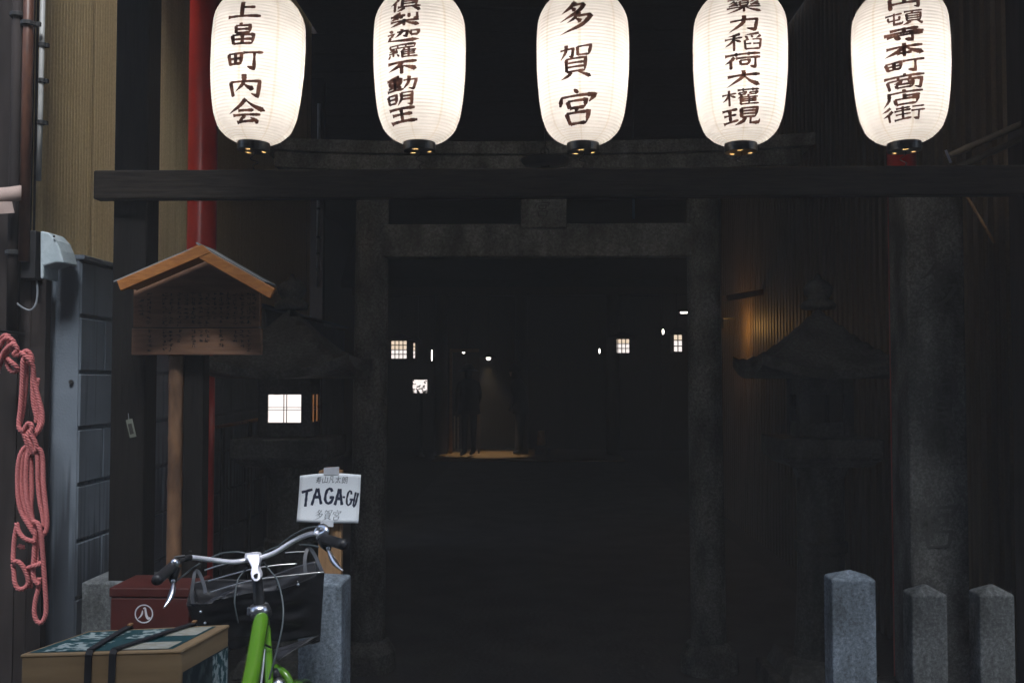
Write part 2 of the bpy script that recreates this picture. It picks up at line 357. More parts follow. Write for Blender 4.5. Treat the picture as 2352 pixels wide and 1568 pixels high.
def slot_glow_insert():
    m = bpy.data.materials.new('amber slot glow'); m.use_nodes = True; nt = m.node_tree; nt.nodes.clear()
    tr = nt.nodes.new('ShaderNodeBsdfTranslucent'); tr.inputs[0].default_value = (.95, .62, .25, 1); o = nt.nodes.new('ShaderNodeOutputMaterial'); lk(nt, tr.outputs[0], o.inputs[0]); return m  # amber insert added so that the cap slots seem to glow
M['slot_glow_insert'] = slot_glow_insert()

def print_mat(name, base, ink, scale, lo, hi):      # flat leafy print on a carton
    return mat(name, base, ink, rough=0.7, scale=scale, stretch=(1, 1.6, 1), lo=lo, hi=hi, detail=9)
M['teal_print'] = mat('teal carton print', (0.012, 0.05, 0.055), (0.018, 0.065, 0.07), rough=0.6, scale=20)
M['leaf_print'] = print_mat('leafy carton print', (0.015, 0.06, 0.065), (0.30, 0.36, 0.34), 75, 0.47, 0.55)
M['label_print'] = print_mat('pale carton label', (0.30, 0.29, 0.22), (0.36, 0.36, 0.31), 60, 0.4, 0.6)
M['dark_print'] = print_mat('dark carton side print', (0.012, 0.02, 0.022), (0.05, 0.07, 0.065), 30, 0.5, 0.62)

# ---------------------------------------------------------------- lettering
def glyph(ch, offset=0.0, res=3):
    cu = bpy.data.curves.new('glyph', 'FONT'); cu.body = ch; cu.size = 1.0; cu.offset = offset; cu.resolution_u = res
    ob = bpy.data.objects.new('glyph', cu); C.objects.link(ob)
    dg = bpy.context.evaluated_depsgraph_get(); ev = ob.evaluated_get(dg); me = ev.to_mesh()
    vs = [v.co.copy() for v in me.vertices]; fs = [tuple(p.vertices) for p in me.polygons]
    ev.to_mesh_clear(); bpy.data.objects.remove(ob); bpy.data.curves.remove(cu)
    if not vs: return [], []
    x0, x1 = min(v.x for v in vs), max(v.x for v in vs); y0, y1 = min(v.y for v in vs), max(v.y for v in vs)
    return [((v.x - x0) / (x1 - x0) - 0.5, (v.y - y0) / (y1 - y0) - 0.5) for v in vs], fs
def cut_mesh(v2, fs, nx, ny):       # 2-D mesh cut along a grid so that it can follow a curved surface
    bm = bmesh.new(); vv = [bm.verts.new((x, y, 0)) for x, y in v2]
    for f in fs:
        try: bm.faces.new([vv[i] for i in f])
        except ValueError: pass
    xs = [v.co.x for v in bm.verts]; ys = [v.co.y for v in bm.verts]
    for lo, hi, n, ax in ((min(xs), max(xs), nx, 0), (min(ys), max(ys), ny, 1)):
        for k in range(1, n):
            co = [0, 0, 0]; no = [0, 0, 0]; co[ax] = lo + (hi - lo) * k / n; no[ax] = 1
            bmesh.ops.bisect_plane(bm, geom=bm.verts[:] + bm.edges[:] + bm.faces[:], plane_co=co, plane_no=no)
    bm.verts.index_update()
    out = [(v.co.x, v.co.y) for v in bm.verts]; of = [tuple(v.index for v in f.verts) for f in bm.faces]
    bm.free(); return out, of

# brush strokes of each character on a 100 x 100 field, y downwards:
# h across, v down, p sweeping down left, n sweeping down right, d dot, b bent with a hook
KANJI = {
'上': 'v 45 3 45 88;h 45 38 82 36;h 3 90 98 88',
'畠': 'd 48 0 38 12;v 24 12 26 48;b 24 13 76 12 74 48;h 26 30 74 29;h 26 47 74 46;v 12 56 18 99;b 12 57 90 55 84 98;h 16 77 86 76;v 50 56 50 97;h 18 97 84 96',
'町': 'v 4 18 10 74;b 4 20 42 17 40 72;h 8 44 42 42;v 25 19 25 68;h 10 69 40 67;h 46 16 99 12;b 76 15 76 94 58 82',
'内': 'v 6 32 14 96;b 6 34 94 30 90 96 70 84;p 48 0 46 40 22 74;n 48 42 60 56 78 66',
'会': 'p 50 0 34 30 2 58;n 50 6 70 30 99 48;h 30 48 70 46;h 14 66 88 63;p 48 66 38 80 26 92;h 22 93 74 87;n 62 76 74 84 84 98',
'倶': 'p 28 0 18 24 2 48;v 18 30 18 98;v 40 6 42 66;b 40 7 86 5 84 66;h 42 25 84 24;h 42 44 84 43;h 28 68 98 66;p 50 72 42 86 26 98;n 74 72 84 84 98 97',
'梨': 'p 38 2 24 8 10 11;h 2 22 54 20;v 28 10 28 50;p 28 24 18 38 2 47;d 30 26 46 38;v 66 6 66 40;b 92 2 92 50 80 44;h 2 62 98 60;v 50 48 50 100;p 50 64 30 82 2 97;n 52 64 70 82 99 95',
'迦': 'b 34 22 66 20 62 60 52 54;p 50 2 46 32 28 62;v 74 20 76 54;b 74 21 98 19 95 54;h 76 52 95 51;d 8 4 22 16;b 2 34 24 32 12 58;p 14 56 8 70 2 82;n 3 78 30 88 60 94 99 90',
'羅': 'v 8 3 12 26;b 8 4 92 2 88 26;v 36 4 37 24;v 63 4 62 24;h 10 26 90 24;p 26 30 16 40 6 44;p 36 38 22 52 8 58;h 6 58 38 54;v 22 58 22 82;d 12 68 4 92;d 34 66 42 86;p 60 30 54 44 44 56;v 52 48 52 98;d 68 30 76 41;h 52 46 95 44;h 54 60 92 58;h 54 74 92 72;h 52 92 99 90;v 72 46 72 90',
'不': 'h 2 12 98 9;p 54 12 36 44 2 70;v 50 34 50 100;n 56 38 76 52 98 68',
'動': 'p 46 3 26 8 8 11;h 2 20 56 18;v 9 32 12 62;b 9 33 52 31 48 62;h 12 47 48 46;h 12 61 48 60;v 30 8 30 92;h 6 76 52 74;h 1 95 58 90;b 58 30 97 27 88 94 74 86;p 76 2 72 50 54 98',
'明': 'v 5 16 8 80;b 5 17 39 15 36 78;h 8 46 36 45;h 8 78 36 76;p 56 4 56 50 40 99;b 56 5 93 3 90 96 76 88;h 57 30 90 29;h 56 54 90 53',
'王': 'h 8 8 92 4;v 50 8 50 92;h 16 47 84 44;h 1 95 99 90',
'多': 'p 48 0 30 20 6 34;h 44 12 76 9;p 77 9 56 34 2 60;n 34 20 42 24 48 32;p 62 34 46 54 24 66;h 58 48 97 45;p 98 45 66 78 2 100;n 50 56 58 60 66 68',
'賀': 'b 3 14 44 12 40 38 30 33;p 22 0 20 20 3 43;v 56 8 58 35;b 56 9 97 5 90 34;h 58 33 90 32;v 22 42 22 80;b 22 43 81 41 78 80;h 22 55 78 54;h 22 67 78 66;h 22 80 78 79;p 38 82 26 92 2 100;n 58 82 76 89 98 98',
'宮': 'd 44 0 54 13;d 10 18 3 46;b 10 21 98 18 82 40;v 26 34 30 56;b 26 35 75 33 70 55;h 30 55 70 54;p 50 56 48 61 44 67;v 19 68 26 100;b 19 69 83 67 76 98;h 26 98 76 97',
'藥': 'h 2 10 98 8;v 32 0 34 20;v 66 0 64 20;p 52 17 49 21 44 25;v 38 26 39 58;b 38 27 62 26 61 58;h 39 42 61 41;h 39 57 61 56;p 24 22 14 34 6 37;p 32 32 18 46 6 53;h 8 54 32 50;d 26 44 34 57;p 80 22 72 34 66 37;p 93 32 78 46 68 53;h 68 54 92 50;d 86 44 96 57;h 2 68 98 66;v 50 58 50 100;p 48 69 30 86 2 99;n 52 69 72 86 99 98',
'力': 'b 6 31 95 26 88 94 60 82;p 52 0 46 50 2 99',
'稲': 'p 42 2 26 8 10 10;h 1 26 48 24;v 26 8 26 100;p 26 30 16 52 1 68;d 28 34 44 50;p 92 2 76 8 54 11;d 54 18 62 31;d 70 16 76 29;p 97 15 90 26 84 33;p 64 36 60 40 54 44;v 54 42 56 98;b 74 40 97 39 94 98;h 55 66 71 65;h 76 66 94 65;h 56 96 94 95',
'荷': 'h 2 12 99 10;v 32 0 34 24;v 68 0 66 24;p 28 26 18 46 1 63;v 18 46 18 100;h 32 36 99 34;v 43 50 46 79;b 43 51 69 50 66 79;h 46 77 66 76;b 85 35 85 98 70 89',
'大': 'h 4 34 98 29;p 50 0 46 46 1 100;n 52 36 70 72 99 99',
'權': 'h 1 28 39 26;v 20 2 20 100;p 20 30 12 54 1 69;d 22 34 37 51;h 42 10 98 8;v 56 0 57 18;v 82 0 81 18;v 46 24 47 38;b 46 25 64 24 63 38;h 47 37 63 37;v 74 24 75 38;b 74 25 94 24 92 38;h 75 37 92 37;p 54 42 50 52 42 61;v 50 56 50 100;d 67 40 72 50;h 50 56 95 54;h 52 68 92 67;h 52 80 92 79;h 50 97 99 95;v 72 55 72 96',
'現': 'h 3 12 41 9;v 22 12 22 76;h 6 42 38 40;h 1 84 43 73;v 50 6 51 60;b 50 7 89 5 86 60;h 51 23 86 22;h 51 40 86 39;h 51 58 86 57;p 60 60 54 82 32 99;b 74 60 74 93 97 93 99 72',
'円': 'v 8 6 12 98;b 8 8 92 4 88 94 76 87;v 50 8 50 56;h 12 56 88 54',
'頓': 'h 1 16 45 12;v 8 28 9 56;h 9 56 40 54;v 38 28 38 56;b 24 2 24 85 45 83 47 68;h 50 6 99 3;p 73 6 71 12 67 19;v 56 22 57 74;b 56 23 94 21 92 74;h 57 40 92 39;h 57 56 92 55;h 57 73 92 72;p 66 76 60 88 46 99;n 82 76 90 86 99 98',
'寺': 'h 16 14 86 11;v 50 0 50 36;h 1 39 99 34;h 8 57 97 52;b 70 40 70 98 52 87;d 26 66 42 83',
'本': 'h 6 28 96 25;v 50 0 50 100;p 50 28 32 60 1 86;n 52 28 70 58 99 82;h 32 74 68 72',
'商': 'd 47 0 54 11;h 1 16 99 12;d 32 20 38 32;d 67 18 60 32;v 9 38 14 100;b 9 40 92 37 88 98 74 89;p 42 40 40 52 25 61;b 58 40 60 55 75 54;v 29 68 32 91;b 29 69 71 67 68 90;h 32 89 68 88',
'店': 'd 49 0 58 12;h 14 17 99 14;p 18 17 16 60 1 100;v 54 26 54 60;h 54 42 92 40;v 31 60 34 98;b 31 61 87 59 82 97;h 34 97 82 96',
'街': 'p 22 0 14 14 1 25;p 26 26 16 46 1 61;v 16 46 16 100;h 34 16 65 14;v 49 2 49 46;h 30 33 67 30;h 32 58 67 56;v 49 46 49 90;h 28 93 69 86;h 70 14 97 12;h 68 41 100 38;b 86 40 86 98 74 89',
}
BRUSH = {'h': [(0, .9), (.12, .62), (.6, .58), (.86, .85), (1, .5)], 'v': [(0, .75), (.08, 1.1), (.5, .92), (.9, 1.0), (1, .6)], 'p': [(0, 1.0), (.15, 1.1), (.6, .75), (1, .08)],
         'n': [(0, .3), (.5, .85), (.82, 1.25), (1, .12)], 'd': [(0, .35), (.55, 1.1), (1, .5)], 'b': [(0, .8), (.2, .65), (.5, .95), (.85, 1.0), (1, .25)]}
def brush_char(ch, wd, ht, hw, rough=0.10, seed=0):
    '''list of strokes, each (points2d left/right pairs); field centred on 0, y upwards'''
    out = []; rn = random.Random(ch + str(seed))
    for st in KANJI[ch].split(';'):
        q = st.split(); kind = q[0]; nums = [float(x) for x in q[1:]]
        pts = [Vector(((nums[i] - 50) / 100 * wd, (50 - nums[i + 1]) / 100 * ht)) for i in range(0, len(nums), 2)]
        if kind in 'pnd' and len(pts) > 2:
            pts = [Vector((p.x, p.y)) for p in catmull([Vector((p.x, p.y, 0)) for p in pts], 8)]
        fine = []
        for a, b in zip(pts, pts[1:]):
            n_ = max(2, int((b - a).length / 0.0035)); fine += [a.lerp(b, k / n_) for k in range(n_)]
        fine.append(pts[-1]); L = [0]
        for a, b in zip(fine, fine[1:]): L.append(L[-1] + (b - a).length)
        ph = rn.uniform(0, 6); sc_ = rn.uniform(.92, 1.1); rib = []
        N = len(fine)
        for i, p in enumerate(fine):
            a = fine[max(i - 1, 0)]; b = fine[min(i + 1, N - 1)]; d = b - a
            if d.length < 1e-9: continue
            d.normalize(); nn = Vector((-d.y, d.x)); u = L[i] / L[-1]
            w_ = hw * sc_ * interp(BRUSH[kind], u) * (1 + rough * math.sin(ph + L[i] * 700) + rough * .6 * math.sin(ph * 2 + L[i] * 1500))
            if kind == 'b' and abs(d.x) > .8 and u < .6: w_ *= .75
            rib.append((p + nn * w_, p - nn * w_))
        out.append(rib)
    return out

# ================================================================ THE SETTING
g = MB(); g.add([(-60, -40, -0.004), (60, -40, -0.004), (60, 60, -0.004), (-60, 60, -0.004)], [(0, 1, 2, 3)])
struct(g.build('ground', M['asphalt']))
g = MB(); g.span((-1.5, 3.1, -0.05), (1.72, 17.5, 0.012))
struct(g.build('path', M['ground']))

# ---- corrugated side walls, one panel after another
def corrugated(name, mat_, X, ys, z0, z1, side, pitch, depth, label, cat, face):
    t = thing(name, (X, ys[0], 0), label, cat)
    for y0, y1 in zip(ys, ys[1:]):
        b = MB(); vs = []; n = max(3, int(round((y1 - y0 - 0.006) / pitch)))
        prof = []
        for k in range(n):
            a = y0 + 0.003 + (y1 - y0 - 0.006) * k / n; p = (y1 - y0 - 0.006) / n
            prof += [(a, 0), (a + p * 0.55, 0), (a + p * 0.68, depth), (a + p * 0.87, depth)]
        prof.append((y1 - 0.003, 0))
        for y, d in prof: vs += [(X - face * d, y, z0), (X - face * d, y, z1)]
        fs = [(2 * i, 2 * i + 1, 2 * i + 3, 2 * i + 2) for i in range(len(prof) - 1)]
        b.add(vs, fs)
        k = len(b.v)
        b.add([(X - face * 0.03, y0 + 0.003, z0), (X - face * 0.03, y0 + 0.003, z1), (X - face * 0.03, y1 - 0.003, z0), (X - face * 0.03, y1 - 0.003, z1)], [(0, 1, 3, 2)])
        b.build('panel', mat_, t)
    b = MB(); b.span((X - face * 0.04, ys[0], 0), (X - face * 0.16, ys[-1], z1 + 0.01)); b.build('backing', M['facade'], t)
    return t
XL = -1.775
ZTOP = W(140, 597, 3.5).z
yw = [WX(70, 600, XL).y]
YLe = WX(712, 600, XL).y
while yw[-1] < YLe - 0.5: yw.append(yw[-1] + 0.455)
yw.append(YLe)
corrugated('siding_wall', M['siding'], XL, yw, ZTOP - .02, 6.4, -1, 0.024, 0.0008, 'tan ribbed metal siding wall running back on the left behind the red pole', 'wall', 1)
XR = 1.95
yr = [3.9]
while yr[-1] < 10.2: yr.append(yr[-1] + 0.62)
corrugated('corrugated_wall', M['siding_brown'], XR, yr, 0.0, 6.4, 1, 0.10, 0.02, 'brown corrugated metal wall on the right lit amber behind the stone pillar', 'wall', -1)

# ---- concrete block wall under the siding
p0 = W(107, 1000, 3.5); p1 = W(181, 1000, 3.5); ZT = W(140, 597, 3.5).z
t = thing('block_wall', (p0.x, 3.5, 0), 'grey concrete block wall with damp stains standing below the tan siding', 'wall')
xw0, xw1 = p0.x, p1.x
b = MB(); b.span((xw0, 3.5, 0), (xw1 - 0.006, 3.53, ZT)); b.build('end_face', M['concrete'], t, bevel=0.004)
b = MB(); b.span((xw0 + 0.01, 3.53, 0), (xw1 - 0.02, 8.4, ZT - 0.02)); b.build('core', M['concrete'], t)
b = MB(); b.span((xw0 - 0.004, 3.495, ZT), (xw1 + 0.012, 8.4, ZT + 0.018)); b.build('coping', M['concrete'], t, bevel=0.004)
blk = None; course = 0; z = ZT - 0.2
while z > -0.15:
    off = 0.0 if course % 2 == 0 else -0.2
    y = 3.505 + off
    while y < 7.4:
        ya = max(y, 3.505); yb = y + 0.39; za = max(z + 0.005, 0.013)
        b = MB(); b.span((xw1 - 0.022, ya, za), (xw1 - random.uniform(0.0, 0.003), yb, z + 0.193))
        b.build('block', M['concrete'], t, bevel=0.004, seg=1)
        y += 0.4
    z -= 0.2; course += 1
# little bolt stain hole is a plug in the end face
b = MB(); q = W(164, 877, 3.497); b.tube([q, q + Vector((0, -0.006, 0))], 0.008, 10); b.build('plug', M['clamp'], t)

# ---- building corner on the far left
t = thing('left_building', (-2.6, 3.42, 0), 'dark brown building corner at the left edge behind the hanging rope', 'building')
xe = W(72, 700, 3.42).x
k = 0; x = xe
while x > -3.4:
    b = MB(); b.span((x - 0.148, 3.42, 0), (x, 3.44, 6.5)); b.build('board', M['facade'], t, bevel=0.003, seg=1); x -= 0.152
b = MB(); b.span((-12, 3.441, 0), (xe - 0.04, 3.56, 6.5)); b.build('wall', M['facade'], t)
b = MB(); b.span((xe - 0.02, 3.424, 0), (W(104, 900, 3.43).x, 3.46, W(90, 640, 3.43).z)); b.build('trim', M['facade'], t)
# ---- shop fronts across the street, behind the viewer, and along this side
for k, (xa_, xb_, hh, lab) in enumerate(((-12, -4.1, 10.2, 'grey shop building across the street, left one'), (-4.0, 3.6, 10.6, 'grey shop building across the street, middle one'), (3.7, 12, 9.8, 'grey shop building across the street, right one'))):
    t = thing('shop_building', ((xa_ + xb_) / 2, -4, 0), lab, 'building', 'shop buildings across the street')
    b = MB(); b.span((xa_, -8, 0), (xb_, -4, hh)); b.build('wall', M['facade2'], t)
    for j in range(2):
        for i in range(3):
            x0 = xa_ + (xb_ - xa_) * (i + .2) / 3; b = MB(); b.span((x0, -3.995, 3.4 + j * 2.7), (x0 + (xb_ - xa_) * .2, -3.96, 4.9 + j * 2.7)); b.build('window', M['black_plastic'], t)
# ---- building at the right edge
t = thing('right_building', (2.6, 3.08, 0), 'dark building edge at the far right of the gate', 'building')
b = MB(); b.span((1.80, 3.08, 0), (12.0, 3.85, 7.0)); b.build('wall', M['facade'], t)

# ---- lantern rack / gate frame
t = thing('lantern_rack', (-1.2, 3.36, 0), 'black timber frame with long crossbeam carrying the row of paper lanterns', 'gate frame')
yb_ = 3.40
a = W(271, 800, yb_); c = W(348, 800, yb_)
b = MB(); b.span((a.x, yb_ - 0.055, 0), (c.x, yb_ + 0.055, 3.15)); b.build('post', M['dark_wood_v'], t, bevel=0.006)
b = MB(); b.span((1.66, yb_ - 0.055, 0), (1.77, yb_ + 0.055, 3.15)); b.build('post', M['dark_wood_v'], t, bevel=0.006)
l = W(215, 424, yb_ - 0.1); zt, zb = W(1200, 386, yb_ - 0.1).z, W(1200, 453, yb_ - 0.1).z
b = MB(); b.span((l.x, yb_ - 0.105, zb), (1.84, yb_ - 0.056, zt)); b.build('crossbeam', M['dark_wood'], t, bevel=0.006)
b = MB(); b.span((l.x, yb_ - 0.05, 2.86), (1.84, yb_ + 0.06, 2.97)); b.build('top_beam', M['dark_wood'], t, bevel=0.006)
rf = []
b = MB(); b.add([(-1.55, 2.6, 3.13), (1.79, 2.6, 3.13), (1.79, 4.6, 3.5), (-1.55, 4.6, 3.5), (-1.55, 2.6, 3.17), (1.79, 2.6, 3.17), (1.79, 4.6, 3.54), (-1.55, 4.6, 3.54)],
                [(0, 3, 2, 1), (4, 5, 6, 7), (0, 1, 5, 4), (1, 2, 6, 5), (2, 3, 7, 6), (3, 0, 4, 7)])
b.build('added_shade_roof', M['dark_wood'], t)  # unseen roof added to keep sun and sky off what stands behind
b = MB(); b.span((-.93, 2.2, 3.075), (1.79, 2.602, 3.115)); b.build('added_shade_roof', M['dark_wood'], t)  # added strip out of view, carrying the shading further forward
b = MB(); b.span((1.28, 1.8, 3.03), (1.79, 2.202, 3.07)); b.build('added_shade_roof', M['dark_wood'], t)  # another unseen strip, added to shade the stone pillar

# ================================================================ PAPER LANTERNS
PROF = [(-0.2548, .0514), (-0.247, .073), (-0.238, .0909), (-0.2224, .1087), (-0.2066, .1215), (-0.167, .1363), (-0.127, .1432), (-0.088, .148), (-0.009, .154),
        (.0897, .155), (.149, .1515), (.170, .1465), (.188, .139), (.209, .126), (.228, .1087), (.2457, .079), (.2556, .0514)]
def lr(z): return interp(PROF, z)
NR, NS = 54, 64
def lantern_body():
    b = MB(); prof = []
    # meridian resampled by length, so that the hoops sit evenly along the paper
    pts = [Vector((r, z)) for z, r in PROF]; sm = []
    for i in range(len(pts) - 1):
        for k in range(20): sm.append(pts[i].lerp(pts[i + 1], k / 20))
    sm.append(pts[-1])
    for it in range(30):
        sm = [sm[0]] + [(sm[i - 1] + sm[i] * 2 + sm[i + 1]) / 4 for i in range(1, len(sm) - 1)] + [sm[-1]]
    acc = [0]
    for i in range(1, len(sm)): acc.append(acc[-1] + (sm[i] - sm[i - 1]).length)
    def at(s):
        for i in range(1, len(sm)):
            if acc[i] >= s: return sm[i - 1].lerp(sm[i], (s - acc[i - 1]) / max(1e-9, acc[i] - acc[i - 1]))
        return sm[-1]
    n = NR * 4
    for i in range(n + 1):
        p = at(acc[-1] * i / n); q = at(acc[-1] * min(1, (i + .5) / n)); d = (q - at(acc[-1] * max(0, (i - .5) / n))).normalized()
        sag = 0.0012 * (1 - abs(2 * ((i / 4) % 1) - 1) ** 2) if True else 0
        prof.append((p.x - d.y * sag, p.y + d.x * sag))
    b.lathe(prof, NS, cap=False)
    hel = []; turns = NR; st = 40
    for i in range(turns * st + 1):
        p = at(acc[-1] * i / (turns * st)); a_ = 2 * PI * i / st
        hel.append((( p.x - 0.0016) * math.cos(a_), (p.x - 0.0016) * math.sin(a_), p.y))
    h = MB(); h.tube(hel, 0.00038, 4)
    return b, h, sm
lb, lh, LSM = lantern_body()
LTAB = sorted((p.y, p.x) for p in LSM)
def lrad(z): return interp(LTAB, z)
def disc_with_slots():
    b = MB(); n = 36; rr = [0.0, 0.016, 0.028, 0.040, 0.0505]; vs = []; fs = []
    for r in rr:
        for k in range(n): vs.append((r * math.cos(2 * PI * k / n), r * math.sin(2 * PI * k / n), 0))
    for i in range(len(rr) - 1):
        for k in range(n):
            if i == 2 and (k % 12) in (0, 1, 2): continue
            fs.append((i * n + k, i * n + (k + 1) % n, (i + 1) * n + (k + 1) % n, (i + 1) * n + k))
    b.add(vs, fs)
    ins = MB(); ins.add(vs, [(2 * n + k, 2 * n + (k + 1) % n, 3 * n + (k + 1) % n, 3 * n + k) for k in range(n) if (k % 12) in (0, 1, 2)]); return b, ins
LANTERNS = [
    (592, 158, 485, 2.4, 'white paper lantern with brushed 上畠町内会, left end of the row', [('上', 5, 165, 235, 515), ('畠', 190, 385, 250, 475), ('町', 415, 600, 230, 525), ('内', 620, 825, 245, 510), ('会', 830, 1040, 235, 540)]),
    (964, 157, 1842, 0, 'white paper lantern with brushed 倶梨迦羅不動明王, second from the left', [('倶', -22, 105, 1590, 1848), ('梨', 105, 225, 1590, 1835), ('迦', 240, 355, 1560, 1832), ('羅', 370, 495, 1565, 1820), ('不', 508, 625, 1565, 1815), ('動', 640, 765, 1555, 1815), ('明', 775, 890, 1560, 1790), ('王', 905, 1025, 1570, 1815)]),
    (1338.7, 158, 526, 0, 'white paper lantern with large brushed 多賀宮, middle of the row', [('多', 0, 290, 335, 597), ('賀', 365, 665, 335, 592), ('宮', 745, 1040, 330, 622)]),
    (1700, 158, 1846, 0, 'white paper lantern with brushed 藥力稲荷大權現, second from the right', [('藥', -30, 115, 1740, 2010), ('力', 130, 272, 1755, 1990), ('稲', 280, 430, 1725, 2015), ('荷', 440, 580, 1725, 2005), ('大', 590, 725, 1740, 2005), ('權', 745, 885, 1705, 1995), ('現', 905, 1045, 1705, 2005)]),
    (2069.6, 155, 1182, -1.5, 'white paper lantern with brushed 円頓寺本町商店街, right end of the row', [('円', -45, 80, 1080, 1335), ('頓', 90, 215, 1070, 1345), ('寺', 225, 345, 1060, 1355), ('本', 355, 475, 1065, 1355), ('町', 490, 605, 1065, 1360), ('商', 615, 745, 1065, 1360), ('店', 750, 875, 1055, 1345), ('街', 885, 1005, 1055, 1355)]),
]
KS = 0.000395
protoL = {}
LY = 3.30
def capring(z0, z1, r0):
    b = MB(); n = 40; vs = []
    for r, z in ((r0 - .004, z1), (r0, z1), (r0 + .001, (z0 + z1) / 2), (r0, z0), (r0 - .004, z0), (r0 - .004, z1)):
        vs += [(r * math.cos(2 * PI * k / n), r * math.sin(2 * PI * k / n), z) for k in range(n)]
    fs = [(i * n + k, i * n + (k + 1) % n, (i + 1) * n + (k + 1) % n, (i + 1) * n + k) for i in range(5) for k in range(n)]
    b.add(vs, fs); return b
for li, (px, py, cx, tilt, label, chars) in enumerate(LANTERNS):
    t = thing('paper_lantern', W(px, py, LY), label, 'lantern', 'paper lanterns hanging in a row over the entrance')
    t.rotation_euler = (0, math.radians(-tilt) * -1, 0)
    t.rotation_euler = (0, math.radians(tilt), 0) if tilt else (0, 0, 0)
    if li == 0:
        protoL['paper_shade'] = lb.build('paper_shade', M['lantern_paper'], t, smooth=True, local=True)
        protoL['bamboo_hoop'] = lh.build('bamboo_hoop', M['helix'], t, local=True)
        cb = capring(-0.281, -0.252, 0.054)
        protoL['bottom_cap'] = cb.build('bottom_cap', M['cap'], t, smooth=False, local=True, bevel=0.0015)
        protoL['top_cap'] = capring(0.252, 0.281, 0.054).build('top_cap', M['cap'], t, local=True, bevel=0.0015)
        dsk, ins = disc_with_slots(); dsk.v = [(x, y, -0.2812) for x, y, z in dsk.v]; ins.v = [(x, y, -0.2811) for x, y, z in ins.v]
        protoL['slot_glow_insert'] = ins.build('slot_glow_insert', M['slot_glow_insert'], t, local=True)
        protoL['bottom_plate'] = dsk.build('bottom_plate', M['cap'], t, local=True)
        bb = MB(); bb.lathe([(0.004, -.185), (0.018, -.178), (.024, -.16), (.024, .12), (.018, .14), (.012, .15), (.012, .16)], 14)
        protoL['bulb'] = bb.build('bulb', M['bulb'], t, smooth=True, local=True)
        cd = MB(); cd.tube([(0, 0, .16), (0, 0, .25), (0, 0, .33)], 0.004, 6); protoL['cord'] = cd.build('cord', M['clamp'], t, local=True)
        hd = MB(); hd.tube([(-.052, 0, .276), (-.048, 0, .31), (0, 0, .325), (.048, 0, .31), (.052, 0, .276)], .002, 6); protoL['wire_handle'] = hd.build('wire_handle', M['iron'], t, local=True)
        ts = MB(); ts.tube(catmull([(0, 0, -.272), (.004, .002, -.29), (-.012, .01, -.305), (.012, .02, -.315), (0.0, .0, -.33), (.01, .01, -.352)], 6), .0022, 5)
        protoL['tie_string'] = ts.build('tie_string', M['clamp'], t, local=True)
    else:
        for nm, o in protoL.items():
            c_ = o.copy(); C.objects.link(c_); c_.parent = t
    for ch, y0, y1, x0, x1 in chars:
        rc = 0.15; cyp = (y0 + y1) / 2 * .2737; cxp_ = px + ((x0 + x1) / 2 - cx) * .2737
        for it in range(3):
            wpt = W(cxp_, cyp, LY - rc * .97) - t.location; zc = wpt.z; rc = lrad(zc)
        kk = KS * (LY - rc) / LY
        wd, ht, xc = (x1 - x0) * kk, (y1 - y0) * kk, wpt.x + wpt.z * math.tan(-math.radians(tilt))
        ph0 = math.asin(max(-.9, min(.9, xc / rc)))
        ns_ = len(KANJI[ch].split(';')); hw = ((.0072, .0062, .0051) if li == 0 else (.0078, .0070, .0056) if li == 2 else (.0064, .0053, .0041))[0 if ns_ < 7 else 1 if ns_ < 12 else 2]
        m_ = MB()
        for si, rib in enumerate(brush_char(ch, wd * 1.07, ht * .95, hw, seed=li)):
            vs = []
            for pr in rib:
                for e in (pr[0], (pr[0] + pr[1]) / 2, pr[1]):
                    e = Vector((e.x, e.y + .06 * e.x)); z_ = zc + e.y; ph = ph0 + e.x / (rc * math.cos(ph0)); r_ = lrad(z_) + .0010 + .00012 * si
                    vs.append((r_ * math.sin(ph), -r_ * math.cos(ph), z_))
            m_.add(vs, [(3 * i + c_, 3 * i + c_ + 1, 3 * i + c_ + 4, 3 * i + c_ + 3) for i in range(len(rib) - 1) for c_ in (0, 1)])
        m_.build('brushed_character', M['lantern_ink'], t, local=True)

# ================================================================ RED POLES
def red_pole(px0, px1, Y, label):
    a, c = W(px0, 500, Y), W(px1, 500, Y); r = (c.x - a.x) / 2; cx_ = (a.x + c.x) / 2
    t = thing('vermilion_pole', (cx_, Y, 0), label, 'pole', 'vermilion poles flanking the entrance')
    b = MB(); b.lathe([(r * 1.02, 0.012), (r * 1.02, 0.2), (r, 0.22), (r * 0.97, 4.2)], 40, (cx_, Y, 0)); b.build('shaft', M['red_pole'], t, smooth=True)
    b = MB(); b.lathe([(r * 1.25, 0.012), (r * 1.25, 0.10), (r * 1.05, 0.14)], 32, (cx_, Y, 0)); b.build('collar', M['iron'], t)
red_pole(431, 497, 4.5, 'glossy vermilion red pole on the left behind the roofed notice board')
red_pole(2040, 2106, 4.15, 'vermilion red pole half hidden behind the tall stone pillar')

# ================================================================ ROOFED NOTICE BOARD
KY = 3.25
bl, br_ = W(301, 815, KY), W(599, 815, KY)
t = thing('notice_board', ((bl.x + br_.x) / 2, KY, 0), 'wooden notice board with gabled roof and faded writing, before the red pole', 'notice board')
zs = [W(450, y_, KY).z for y_ in (815, 752, 672, 660)]
xl, xr_ = bl.x, br_.x
apex = W(458, 592, KY); el, er = W(301, 664, KY), W(599, 664, KY)
zj = W(450, 752, KY).z
